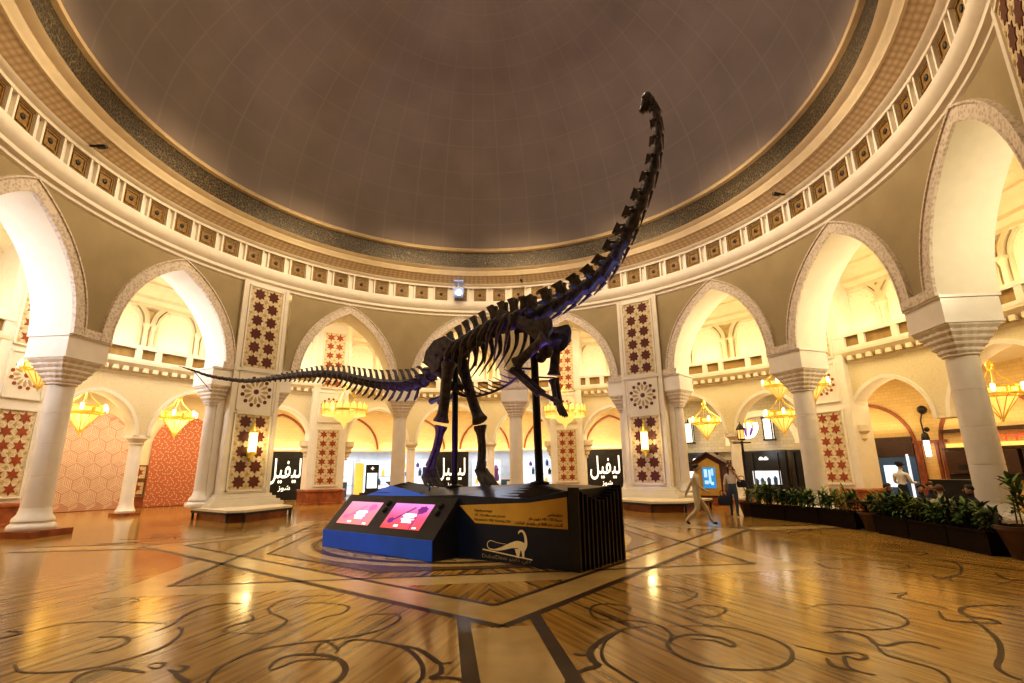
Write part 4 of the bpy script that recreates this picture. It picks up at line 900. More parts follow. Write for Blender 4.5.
# touch screen console
ct = thing('touchscreen_console', 'sloping black console with two pink touch screens and blue front', 'console', tuple(F0), RZ)
cs = MB(); cs.loft([[(-6.32, -.7, 0), (-6.32, -.7, .38), (-6.32, -.02, 1.12), (-6.32, -.02, 0)], [(-2.64, -.7, 0), (-2.64, -.7, .38), (-2.64, -.02, 1.12), (-2.64, -.02, 0)]]); cs.build('console_body', DBLK, ct)
MB().box((-4.48, -.712, .195), (3.67, .02, .37)).build('front_panel', DBLUE, ct)
sl = Vector((0, .68, .74)).normalized(); nrm = Vector((0, -.74, .68)).normalized()
def screen(xc, w, l0, l1, name, wash):
    o = Vector((xc, -.7, .38)); M = Matrix(((1, sl.x, nrm.x, o.x+nrm.x*.004), (0, sl.y, nrm.y, o.y+nrm.y*.004), (0, sl.z, nrm.z, o.z+nrm.z*.004), (0, 0, 0, 1)))
    m = bpy.data.materials.new('screen_'+name); m.use_nodes = True; nt = m.node_tree; N = nt.nodes; L = nt.links; B = N['Principled BSDF']; B.inputs['Roughness'].default_value = .3
    tc = N.new('ShaderNodeTexCoord'); sp = N.new('ShaderNodeSeparateXYZ'); L.new(tc.outputs['Generated'], sp.inputs[0]); r = N.new('ShaderNodeValToRGB'); L.new(sp.outputs[1], r.inputs[0])
    e = r.color_ramp.elements; e[0].color = (.95, .05, .04, 1); e[1].color = (.85, .28, .8, 1); k_ = e.new(.45); k_.color = (.9, .07, .22, 1)
    mx = N.new('ShaderNodeMixRGB'); mx.inputs[0].default_value = wash; mx.inputs[2].default_value = (.95, .45, .42, 1); L.new(r.outputs[0], mx.inputs[1]); L.new(mx.outputs[0], B.inputs['Emission Color']); B.inputs['Emission Strength'].default_value = 1.0
    B.inputs['Base Color'].default_value = (.05, .02, .03, 1)
    s = MB().add([(-w/2, l0, 0), (w/2, l0, 0), (w/2, l1, 0), (-w/2, l1, 0)], [(0, 1, 2, 3)], M=M).build('touch_screen', m, ct); s['label'] = 'paler left touch screen' if wash > .3 else 'deep pink right touch screen'
    ink = glow('screen_ink_%s' % name, (.16, .02, .2) if wash < .3 else (.5, .12, .35), .8); i = MB(); h = l1-l0; X = lambda u, v: (-w/2+u*w, l0+v*h)
    def quad(u0, v0, u1, v1, mb): mb.add([(*X(u0, v0), .003), (*X(u1, v0), .003), (*X(u1, v1), .003), (*X(u0, v1), .003)], [(0, 1, 2, 3)], M=M)
    c_ = [(*X(.80+.13*cos(2*pi*q/14)*(1 if q % 2 else .8), .76+.16*sin(2*pi*q/14)*(1 if q % 2 else .8)), .003) for q in range(14)]; i.add(c_, [tuple(range(14))], M=M)
    c_ = [(*X(.16+.09*cos(2*pi*q/12)*(1 if q % 2 else .75), .30+.13*sin(2*pi*q/12)*(1 if q % 2 else .75)), .003) for q in range(12)]; i.add(c_, [tuple(range(12))], M=M)
    i.add([(*X(.18, .32), .003), (*X(.22, .28), .003), (*X(.62, .83), .003), (*X(.58, .86), .003)], [(0, 1, 2, 3)], M=M); i.add([(*X(.73, .0), .003), (*X(.755, .0), .003), (*X(.755, .62), .003), (*X(.73, .62), .003)], [(0, 1, 2, 3)], M=M); quad(.66, .6, .8, .63, i)
    i.build('screen_picture', ink, s)
    wt = MB()
    for v, u0, u1 in ((.56, .42, .72), (.50, .38, .74), (.44, .42, .70), (.36, .40, .73), (.30, .44, .68), (.24, .45, .7)): quad(u0, v, u1, v+.042, wt)
    quad(.32, .07, .43, .15, wt); quad(.80, .04, .90, .1, wt); wt.build('screen_text', glow('screen_white', (1., .85, .88), 1.2), s)
screen(-5.45, 1.20, .19, .81, 'left', .55); screen(-3.80, 1.24, .18, .82, 'right', .1)
for xk, lk in ((-4.66, .80), (-4.64, .62), (-2.98, .80), (-2.96, .62)):
    o = Vector((xk, -.7, .38))+sl*lk+nrm*.02; MB().lathe([(.075, -.03), (.075, .01), (.06, .035), (.02, .045), (.001, .046)], 14, Matrix.Translation(o) @ nrm.to_track_quat('Z', 'Y').to_matrix().to_4x4()).build('control_knob', BLACK, ct)

# ------------------------------------------------------------------ the skeleton
dz = thing('dinosaur_skeleton', 'dark mounted long necked dinosaur skeleton rearing on the black plinth', 'skeleton', (0.2, -2.3, 1.3))
O = Vector((0.2, -2.3, 1.3))
def bone(name, mb, m=BONE): 
    mb.v = [tuple(Vector(v)-O) for v in mb.v]; return mb.build(name, m, dz)
LAT_ = Vector((.68, .733, 0))          # sideways for the body
def frames(P, count, t0=0., t1=1., grow=1.):
    pts = catmull(P, 24); L = [0.]
    for a, b_ in zip(pts, pts[1:]): L.append(L[-1]+(b_-a).length)
    def atl(s):
        s = max(0, min(L[-1]-1e-5, s)); i = 0
        while L[i+1] < s: i += 1
        u = (s-L[i])/(L[i+1]-L[i]); return pts[i]*(1-u)+pts[i+1]*u, (pts[min(i+2, len(pts)-1)]-pts[max(i-1, 0)]).normalized()
    ws = [grow**k for k in range(count)]; tot = sum(ws); s = t0*L[-1]; out = []
    for w in ws:
        l = w/tot*(t1-t0)*L[-1]; p, t = atl(s+l/2); out.append((p, t, l)); s += l
    return out
def basis(p, t, side=None):
    y = (Vector((0, 0, 1)).cross(t)) if side is None else side-t*side.dot(t)
    y.normalize(); z = t.cross(y).normalized()
    return Matrix(((t.x, y.x, z.x, p.x), (t.y, y.y, z.y, p.y), (t.z, y.z, z.z, p.z), (0, 0, 0, 1)))
def vertebra(L_, rc, sp, spw, lean, tr=0., chev=0., clean=0., bif=False):
    m = MB(); h = L_/2
    m.lathe([(rc*.9, -h*.92), (rc, -h*.8), (rc*.66, 0), (rc, h*.8), (rc*.9, h*.92)], 9, Matrix.Rotation(pi/2, 4, 'Y'))
    if sp > 0:
        for sy in ((-.35, .35) if bif else (0,)):
            w = spw; y0 = rc*.22
            m.loft([[(-w*.5, -y0+sy*rc*.4, rc*.5), (w*.5, -y0+sy*rc*.4, rc*.5), (w*.5, y0+sy*rc*.4, rc*.5), (-w*.5, y0+sy*rc*.4, rc*.5)],
                    [(-w*.32+lean*.6*sp, -y0*.7+sy*rc*.9, rc+sp*.6), (w*.32+lean*.6*sp, -y0*.7+sy*rc*.9, rc+sp*.6), (w*.32+lean*.6*sp, y0*.7+sy*rc*.9, rc+sp*.6), (-w*.32+lean*.6*sp, y0*.7+sy*rc*.9, rc+sp*.6)],
                    [(-w*.46+lean*sp, -y0*1.1+sy*rc*1.2, rc+sp), (w*.46+lean*sp, -y0*1.1+sy*rc*1.2, rc+sp), (w*.46+lean*sp, y0*1.1+sy*rc*1.2, rc+sp), (-w*.46+lean*sp, y0*1.1+sy*rc*1.2, rc+sp)]])
    if tr > 0:
        for s in (-1, 1): m.tube([(0, s*rc*.6, rc*.25), (-.02, s*(rc+tr*.6), rc*.3), (-.05, s*(rc+tr), rc*.1)], [rc*.38, rc*.24, rc*.14], 5)
    if chev > 0:
        m.tube([(-h*.4, 0, -rc*.8), (-h*.4+clean*chev*.5, 0, -rc-chev*.55), (-h*.4+clean*chev*1.15, 0, -rc-chev)], [rc*.2, rc*.26, rc*.13], 5)
    return m
def put(name, m, p, t, side=None):
    M = basis(p, t, side); m.v = [tuple(M @ Vector(v)) for v in m.v]; return bone(name, m)
# neck
NK = frames(NECK, 15)
for i, (p, t, l) in enumerate(NK):
    u = i/14; rc = .20*(1-u)+.075*u; m = vertebra(l*1.12, rc, (.22*(1-u)**1.3+.06), l*(.72-.1*u), -.25, .18*(1-u)+.05, 0., 0., u < .7)
    for s in (-1, 1): m.tube([(l*.3, s*rc*.9, -rc*.6), (-l*.6, s*rc*.8, -rc*1.0)], [rc*.25, rc*.08], 5)
    put('neck_vertebra', m, p, t, -LAT_ if False else Vector((.0, .0, 1.)).cross(t) if abs(t.z) < .85 else -LAT_*-1)
# skull
sk = MB(); a, b_, c_ = [Vector(p) for p in SKULL]; dr = (c_-b_).normalized(); sd = LAT_
up_ = dr.cross(sd).normalized()
if up_.dot(Vector((-1, 1, .5))) < 0: up_ = -up_
def sr(p, w, h): return [p+sd*w*cos(2*pi*k/10)+up_*h*sin(2*pi*k/10) for k in range(10)]
sk.loft([sr(b_-dr*.10, .05, .04), sr(b_-dr*.06, .10, .085), sr(b_+dr*.03, .115, .11), sr(b_+dr*.12, .09, .085), sr(b_+dr*.22, .075, .06), sr(b_+dr*.30, .085, .055), sr(b_+dr*.335, .05, .03)], sm=True)
bone('skull', sk)
jw = MB(); jw.loft([[p-up_*.09 for p in sr(b_+dr*x, w, .022)] for x, w in ((-.02, .08), (.12, .075), (.28, .07), (.31, .04))], sm=True); bone('lower_jaw', jw)
ey = MB()
for s in (-1, 1):
    e = b_+dr*.045+sd*s*.105+up_*.02; ey.ball(e, .032, 8)
bone('eye_socket', ey, BLACK)
# trunk
DR = frames(DORS, 10)
for i, (p, t, l) in enumerate(DR):
    u = i/9; m = vertebra(l*1.0, .17, .48-.18*abs(u-.35), .20, -.18 if u < .6 else -.1, .30, 0., 0., u > .6); put('trunk_vertebra', m, p, t)
for i, (p, t, l) in enumerate(DR):
    if i < 2: continue
    u = i/9; ln = .45+.60*u*(1.25-.45*u)
    for s in (-1, 1):
        q0 = p+LAT_*s*.16+Vector((0, 0, .14)); bk = -t*.10
        pts = [q0, p+LAT_*s*.36+Vector((0, 0, .04)), p+LAT_*s*(.46+.08*sin(pi*u))+Vector((0, 0, -.32*ln))+bk, p+LAT_*s*.44+Vector((0, 0, -.68*ln))+bk*2.2, p+LAT_*s*.34+Vector((0, 0, -.98*ln))+bk*3.6]
        rr = [.07, .075, .05, .026, .012]; cp = catmull(pts, 5); r2 = [rr[min(4, j//5)]*(1-(j % 5)/5)+rr[min(4, j//5+1)]*((j % 5)/5) for j in range(len(cp))]
        bone('rib', MB().tube(cp, r2, 6))
# belly ribs
bl = catmull(LIMB['belly'], 6); m = MB().tube(bl, [.028]*len(bl), 6)
for i in range(2, len(bl)-1, 2):
    t = (bl[i+1]-bl[i-1]).normalized()
    for s in (-1, 1): m.tube([bl[i], bl[i]+LAT_*s*.18+Vector((0, 0, .07))-t*.10, bl[i]+LAT_*s*.34+Vector((0, 0, .2))-t*.22], [.02, .016, .007], 5)
bone('belly_ribs', m)
# tail
TL = frames(TAIL, 46, 0., 1., .987)
for i, (p, t, l) in enumerate(TL):
    u = i/45; rc = .175*(1-u)**.7+.010; td = -t
    sp = .36*max(0, 1-u/.62)**.75*(1. if u < .62 else 0)+.035*(1-u); ch = .40*max(0, 1-abs(u-.18)/.5)**.9 if .05 < u < .66 else 0
    m = vertebra(l*1.02, rc, sp*.8, l*.36, -.95, .20*max(0, 1-u/.3), ch*.72, -.8); put('tail_vertebra', m, p, td)
w0_, w1_ = [Vector(p) for p in LIMB['wire']]; bone('tail_tip_rod', MB().tube([w0_+(w0_-w1_)*.02, w1_], .012, 5), BLACK)
# pelvis
hp = Vector(DORS[0]); ax = (Vector(DORS[3])-Vector(DORS[0])).normalized()
for s in (-1, 1):
    m = MB(); of = LAT_*s*.34; prof = [(-.42, .10), (-.30, .34), (.0, .46), (.38, .40), (.62, .16), (.46, .04), (.22, -.10), (.10, -.30), (-.12, -.32), (-.2, -.12)]
    bot_, top_ = [], []
    for x, z in prof:
        q = hp+ax*x+Vector((0, 0, z-.02))+of+LAT_*s*.10*(z); bot_.append(q-LAT_*.05); top_.append(q+LAT_*.05)
    m.loft([bot_, top_]); bone('ilium', m)
    pu = [Vector(p)+LAT_*s*.14 for p in LIMB['isch']]; bone('ischium', MB().tube(catmull(pu, 5), [.085, .08, .072, .065, .06, .055, .052, .05, .06, .075, .08][:len(catmull(pu, 5))], 7))
    fw_ = [hp+Vector((0, 0, -.3))+LAT_*s*.3, hp+Vector((0, 0, -.62))+ax*.25+LAT_*s*.2, hp+Vector((0, 0, -.85))+ax*.45+LAT_*s*.1]; bone('pubis', MB().tube(catmull(fw_, 4), [.1, .09, .08, .075, .07, .065, .07, .085, .09], 7))
# limbs
def longbone(P, r0, rm, r1, flat=1.2, n=10):
    cp = catmull(P, 6); k = len(cp)-1; R_ = []
    for i in range(len(cp)):
        u = i/k; e0 = max(0, 1-u/.28)**1.6; e1 = max(0, 1-(1-u)/.22)**1.6; R_.append(rm+(r0-rm)*e0+(r1-rm)*e1)
    R_[0] *= .8; R_[-1] *= .85; return MB().tube(cp, R_, n, flat=flat, up=tuple(LAT_))
off = lambda P, v: [Vector(p)+v for p in P]
for sd_, q in (('L', 0), ('R', 1)):
    bone('femur', longbone(LIMB['fem'+sd_], .20, .115, .205, 1.15))
    T_ = LIMB['tib'+sd_]; bone('tibia', longbone(T_, .165, .082, .12, 1.3)); bone('fibula', longbone(off(T_, LAT_*(-.12)+Vector((.05, -.03, 0))), .06, .038, .06, 1.))
    ft = [Vector(p) for p in LIMB['foot'+sd_]]; fwd = Vector((.733, -.68, 0)); m = MB()
    for j in range(5):
        v = LAT_*(.09*(j-2)); a0 = ft[0]+v*.7; kn = ft[1]+v*1.1+fwd*.05; te = Vector((ft[2].x, ft[2].y, ft[2].z))+v*1.3+fwd*(.04-.03*abs(j-2))
        m.tube([a0, a0*.4+kn*.6, kn], [.075, .055, .068], 7).tube([kn, kn*.5+te*.5, te], [.068, .052, .042], 7).tube([te, te+fwd*.07+Vector((0, 0, -.03)), te+fwd*.12+Vector((0, 0, -.075))], [.032, .024, .006], 6)
    bone('hind_foot', m)
sc_pts = LIMB['scap']
for s, o_ in ((-1, LAT_*0), (1, LAT_*.72)):
    m = MB(); P = catmull(off(sc_pts, o_), 5); wd = [.24, .23, .2, .175, .16, .15, .145, .145, .15, .17, .2, .25, .30, .32, .26, .16]; A_r = []
    for i, p in enumerate(P):
        t = (P[min(i+1, len(P)-1)]-P[max(0, i-1)]).normalized(); up2 = LAT_.cross(t).normalized(); w = wd[i]*1.02
        A_r.append([p+up2*w-LAT_*.02, p+LAT_*s*.06+up2*w*.3, p-up2*w*.9, p-LAT_*s*.05-up2*w*.2])
    m.loft(A_r); bone('shoulder_blade', m)
for k_, (h_, r__, hd) in {'A': ('humA', 'radA', 'handA'), 'B': ('humB', 'radB', 'handB')}.items():
    bone('humerus', longbone(LIMB[h_], .18, .085, .15, 1.3)); R1 = LIMB[r__]
    bone('radius', longbone(off(R1, LAT_*.05), .085, .05, .075, 1.)); bone('ulna', longbone(off(R1, LAT_*-.06+Vector((-.03, 0, -.05))), .11, .05, .06, 1.))
    H = [Vector(p) for p in LIMB[hd]]; m = MB()
    for j in range(5):
        v = LAT_*(.05*(j-2)); m.tube([H[0]+v*.6, (H[0]+H[1])/2+v*1.1, H[1]+v*1.25], [.042, .028, .036], 6).tube([H[1]+v*1.25, H[1]*.5+H[2]*.5+v*1.4, H[2]+v*1.4-(H[2]-H[1])*.12*abs(j-2)], [.034, .024, .01], 6)
    bone('hand', m)
stn = MB(); q = Vector(LIMB['humA'][0])*.5+Vector(LIMB['humB'][0])*.5+Vector((-.1, .1, -.25)); stn.ball(q, .16, 10).ball(q+Vector((-.1, .08, -.12)), .12, 10); bone('breast_bone', stn)
for nm, r__ in (('post1', .072), ('post2', .082)):
    a, b_ = [Vector(p) for p in LIMB[nm]]; m = MB().tube([Vector((a.x, a.y, 1.22)), b_], r__, 14).lathe([(.19, 1.2), (.19, 1.33 if nm == 'post1' else 1.42), (.1, 1.36 if nm == 'post1' else 1.45)], 16, Matrix.Translation((a.x, a.y, 0))); bone('support_post', m, BLACK)
a = Vector(LIMB['radA'][1]); b_ = Vector(LIMB['radB'][0]); p2 = Vector(LIMB['post2'][0])
bone('support_rod', MB().tube([a, (a+b_)/2+Vector((-.05, 0, .04)), b_], .02, 6), BLACK); bone('support_rod', MB().tube([(p2.x-.03, p2.y+.03, 3.75), tuple(Vector(LIMB['radA'][0]))], .025, 6), BLACK)
for q in ('footL', 'footR'): bone('support_rod', MB().tube([Vector(LIMB[q][0]), Vector((LIMB[q][0][0], LIMB[q][0][1], 1.16))], .022, 6), BLACK)

# ------------------------------------------------------------------ spot light on the frieze, directory kiosk, lamp post
t = thing('spotlight_fixture', 'boxy spotlight with blue white glare on the frieze of carved squares', 'spotlight', **at(-3.4, 11.35, 10.72))
MB().box((0, .0, 0), (.46, .34, .42)).box((0, .22, .42), (.06, .1, .5)).box((0, .1, .66), (.5, .35, .05)).box((-.26, .02, .22), (.03, .06, .5)).box((.26, .02, .22), (.03, .06, .5)).build('housing', mat('fixture_blue_lit', (.30, .36, .5), .4, emit=(.3, .42, .8), es=.35), t)  # blue light on the housing is put into its colour and glow
MB().lathe([(.13, 0), (.13, .02)], 20, Matrix.Translation((0, -.19, -.06)) @ Matrix.Rotation(pi/2, 4, 'X')).build('lens', glow('spot_blue_white', (.5, .68, 1.), 14), t)
for lab, ph in (('small dark camera on the relief cornice, upper left', -88.), ('small dark camera on the relief cornice, upper right', 81.), ('tiny dark camera on the cornice right of the spotlight', 13.5)):
    o = MB().box((0, 0, 0), (.10, .22, .10)).lathe([(.05, 0), (.06, .06), (.02, .08)], 10, Matrix.Translation((0, -.1, 0)) @ Matrix.Rotation(pi/2, 4, 'X')).box((0, .18, .02), (.05, .3, .05)).build('camera', BLACK, **at(ph, 11.2, 11.28)); tag(o, lab, 'camera')
t = thing('information_kiosk', 'yellow gabled information kiosk with blue screen on brown base', 'kiosk', P3(49.6, 14.7), rad(-38))
KY = mat('kiosk_yellow', (.62, .40, .10), .5); KB = mat('kiosk_brown', (.10, .035, .03), .45)
MB().box((0, 0, .16), (1.5, 1.5, .32)).build('base', BROWNM, t)
k_ = MB(); k_.prism_xz([(-.62, .32), (.62, .32), (.62, 1.85), (0, 2.25), (-.62, 1.85)], -.55, .55); k_.build('kiosk_body', KB, t)
MB().prism_xz([(-.50, .42), (.50, .42), (.50, 1.78), (0, 2.08), (-.50, 1.78)], -.57, -.54).build('front_board', KY, t)
s = MB().box((.02, -.585, 1.2), (.56, .02, .92)).build('screen', glow('kiosk_screen_blue', (.03, .25, .6), .7), t)
w_ = MB()
for i, (x, z, a, h) in enumerate(((-.12, 1.4, .14, .36), (.06, 1.25, .1, .6), (.18, 1.45, .08, .3), (-.1, 1.0, .18, .16), (.15, .95, .12, .14))): w_.box((x, -.598, z), (a, .005, h))
w_.build('screen_picture', glow('kiosk_screen_pale', (.45, .72, .9), .7), s)
rf = MB()
for sx in (-1, 1): rf.add([(0, -.66, 2.36), (sx*.78, -.66, 1.86), (sx*.78, .66, 1.86), (0, .66, 2.36), (0, -.66, 2.26), (sx*.78, -.66, 1.76), (sx*.78, .66, 1.76), (0, .66, 2.26)], [(0, 1, 2, 3), (4, 5, 6, 7), (0, 1, 5, 4), (3, 2, 6, 7), (1, 2, 6, 5)])
rf.build('gable_roof', DKWOOD, t); fr_ = MB()
for x, y in ((.85, -.3), (.85, .3)): fr_.box((x, y, 1.2), (.05, .05, 1.5))
fr_.box((.85, 0, 1.95), (.05, .65, .05)).box((.72, 0, 1.6), (.28, .05, .05)).build('side_rail', KB, t)
t = thing('lamp_post', 'black lamp post with small square lantern beside the first planter', 'lamp post', (12.3, 8.5, 0), rad(-40))
m = MB(); m.lathe([(.2, 0), (.2, .1), (.12, .2), (.09, .5), (.06, .55), (.05, 2.7), (.09, 2.75), (.03, 2.8)], 14); m.box((0, 0, 2.72), (.75, .06, .05)); m.build('post', BLACK, t)
m = MB(); m.lathe([(.10, 2.82), (.16, 2.86), (.13, 2.9)], 4, sm=False); m.lathe([(.17, 3.3), (.2, 3.34), (.08, 3.52), (.02, 3.58), (.02, 3.66)], 4, sm=False)
for q in range(4): m.box((.14*cos(q*pi/2), .14*sin(q*pi/2), 3.1), (.025, .025, .45))
m.build('lantern_frame', BLACK, t); MB().lathe([(.11, 2.9), (.14, 3.3)], 4, sm=False).build('lantern_glass', glow('post_lantern_amber', (.9, .5, .15), .9), t)
t = thing('globe_chandelier', 'cluster lamp of pale curved glass ribs with violet stripes before grey arch', 'chandelier', P3(49.0, 20.2, 3.75), 0)
m = MB()
for k in range(10):
    a = 2*pi*k/10; P = [(.02*cos(a), .02*sin(a), -.55), (.35*cos(a), .35*sin(a), -.45), (.58*cos(a), .58*sin(a), -.05), (.55*cos(a), .55*sin(a), .3)]
    m.tube(catmull(P, 4), .05, 6)
m.build('glass_ribs', glow('rib_glass_white', (.95, .92, 1.), 1.5), t); m = MB()
for k in range(10):
    a = 2*pi*(k+.5)/10; P = [(.02*cos(a), .02*sin(a), -.5), (.33*cos(a), .33*sin(a), -.4), (.54*cos(a), .54*sin(a), -.05)]; m.tube(catmull(P, 4), .045, 6)
m.build('violet_ribs', mat('rib_violet', (.12, .04, .45), .4), t); MB().lathe([(.56, .24), (.62, .28), (.62, .36), (.56, .38)], 20, cap=False).tube([(0, 0, -.5), (0, 0, 2.0)], .015, 5).box((0, 0, .3), (1.15, .03, .03)).box((0, 0, .3), (.03, 1.15, .03)).build('brass_ring', GOLD, t)
# ------------------------------------------------------------------ planters and plants
LEAF = [mat('leaf_mid_green', (.11, .20, .03), .5, var=.4), mat('leaf_dark_green', (.045, .10, .02), .5, var=.4), mat('leaf_yellow_green', (.22, .28, .045), .5, var=.35)]
STEM = mat('plant_stem', (.12, .09, .03), .7)
LINE = [(9.55, 3.45), (10.02, 2.25), (10.30, 1.05), (10.38, -.35), (10.36, -1.0), (10.22, -2.2), (10.02, -3.4), (9.75, -4.55)]
def lnp(u):
    i = min(int(u), len(LINE)-2); f = u-i; a, b_ = LINE[i], LINE[i+1]; return (a[0]*(1-f)+b_[0]*f, a[1]*(1-f)+b_[1]*f), math.atan2(b_[1]-a[1], b_[0]-a[0])
def planter(label, i0, i1):
    (x0, y0), (x1, y1) = LINE[i0], LINE[i1]; L_ = math.hypot(x1-x0, y1-y0)-.04; a = math.atan2(y1-y0, x1-x0)
    t = thing('planter_box', label, 'planter', ((x0+x1)/2-sin(a)*-.0, (y0+y1)/2, 0), a, 'row of dark brown planter boxes')
    b = MB()
    for y in (-.24, .24): b.box((0, y+.24, .22), (L_, .05, .40))
    for x in (-1, 1): b.box((x*(L_/2-.025), .24, .22), (.05, .48, .40))
    b.box((0, .24, .05), (L_, .48, .05)); b.build('box_walls', PLANTERM, t)
    MB().box((0, .24, .37), (L_-.1, .43, .03)).build('soil', SOIL, t)
    r = MB()
    for y in (-.01, .49): r.box((0, y, .415), (L_, .08, .03))
    r.build('rim', PLANTERM, t); return t
PL = ['dark brown planter box nearest the woman, first of the row', 'dark brown planter box second from the woman', 'dark brown planter box before the tall column with red star panel', None, 'dark brown planter box just right of the middle pot', 'dark brown planter box second right of the middle pot', 'dark brown planter box nearest the right hand pot']
for i in range(7):
    if PL[i]: planter(PL[i], i, i+1)
def pot(label, x, y, s):
    t = thing('plant_pot', label, 'pot', (x, y, 0), 0, 'tapered brown pots between planter boxes')
    MB().lathe([(.22*s, 0), (.34*s, .42*s), (.37*s, .44*s), (.37*s, .5*s), (.32*s, .5*s), (.31*s, .44*s)], 20, cap=False).lathe([(.001, .01), (.22*s, .01)], 20, cap=False).build('pot_wall', POTM, t)
    MB().lathe([(.001, .43*s), (.315*s, .43*s)], 20, cap=False).build('soil', SOIL, t); return t
pot('brown tapered pot at the near end of planter row beside the woman', 9.75, 3.9, .95); pot('brown tapered pot between planter boxes in the middle of the row', 10.62, -.68, .95); pot('large brown tapered pot at right edge of the frame with tall plant', 10.05, -4.95, 1.15)
def leaf(mb, p, az, el, L_, w, droop, nseg=4):
    pts, wid = [], []; d_ = Vector((cos(az)*cos(el), sin(az)*cos(el), sin(el))); q = Vector(p); side = Vector((-sin(az), cos(az), 0))
    A, B = [], []
    for i in range(nseg+1):
        u = i/nseg; ww = w*(sin(pi*min(1, u*.93+.07))**.7)*.5
        A.append(q+side*ww); B.append(q-side*ww); q = q+d_*(L_/nseg); d_ = (d_+Vector((0, 0, -droop/nseg))).normalized()
    mb.loft([A, B], cap=False, closed=False, sm=True)
def plant_mesh(kind, seed):
    random.seed(seed); st, lf = MB(), MB(); ns = 4 if kind < 2 else 3
    for s in range(ns):
        bx, by = random.uniform(-.13, .13), random.uniform(-.1, .1); H = random.uniform(.28, .55) if kind < 3 else random.uniform(.7, 1.0); lx, ly = random.uniform(-.12, .12), random.uniform(-.08, .08)
        P = [(bx, by, 0), (bx+lx*.5, by+ly*.5, H*.6), (bx+lx, by+ly, H)]; st.tube(P, [.014, .012, .008], 5)
        nl = 20 if kind != 2 else 26
        for k in range(nl):
            u = (k+1)/nl; z = H*(.25+.75*u); az = k*2.4+random.random(); x, y = bx+lx*u, by+ly*u
            leaf(lf, (x, y, z), az, random.uniform(.25, 1.1)*(.5+u*.6), random.uniform(.2, .34)*(1.15 if kind == 3 else 1), (.055, .075, .035, .09)[kind], random.uniform(.6, 1.5))
    return st.mesh('plant_stems'), lf.mesh('plant_leaves')
PV = []
for k, (kd, sd_, lm) in enumerate(((0, 11, 0), (1, 12, 1), (2, 13, 2), (0, 14, 1), (3, 15, 0), (1, 16, 0))):
    a, b_ = plant_mesh(kd, sd_); a.materials.append(STEM); b_.materials.append(LEAF[lm]); PV.append((a, b_))
KN = ['bushy mid green', 'broad leaved dark green', 'fine strappy yellow green', 'dense dark green', 'tall palm like', 'broad leaved bright green']
random.seed(5); cnt = 0; WH = ['the first planter box', 'the second planter box', 'the third planter box', 'middle', 'the fourth planter box', 'the fifth planter box', 'the last planter box']
ORD = ['at its left end', 'left of its middle', 'at its middle', 'right of its middle', 'at its right end']
def plant(v, label, loc, rz, s):
    t = thing('leafy_plant', label, 'plant', loc, rz, 'leafy plants along the planter row'); link('stems', PV[v][0], t); link('leaves', PV[v][1], t); t.scale = (s, s, s)
for i in range(7):
    if not PL[i]: continue
    (x0, y0), (x1, y1) = LINE[i], LINE[i+1]; a = math.atan2(y1-y0, x1-x0)
    for j in range(5):
        f = (j+.5)/5; v = [2, 0, 3, 1, 5, 0, 2][(i*2+j) % 7] if i < 4 else [3, 0, 5, 1, 0, 2, 3][(i+j*2) % 7]
        plant(v, '%s plant in %s, %s' % (KN[v], WH[i], ORD[j]), (x0*(1-f)+x1*f-sin(a)*.24, y0*(1-f)+y1*f+cos(a)*.24, .38), random.uniform(0, 6), random.uniform(1.0, 1.25)*(1. if i < 4 else .88))
plant(2, 'yellow green plant in the brown pot beside the woman', (9.75, 3.9, .42), 0, 1.0); plant(5, 'bright green plant in the pot between planter boxes', (10.62, -.68, .42), 1, 1.); plant(4, 'tall palm like plant in the large pot at right edge', (10.05, -4.95, .5), 2, .95)
shrub = thing('leafy_plant', 'small green shrub before the dark shop front left of tall right column', 'plant', P3(57.5, 20.5, 0), 0, 'leafy plants along the planter row'); link('stems', PV[5][0], shrub); link('leaves', PV[5][1], shrub); shrub.scale = (1.9, 1.9, 1.9)

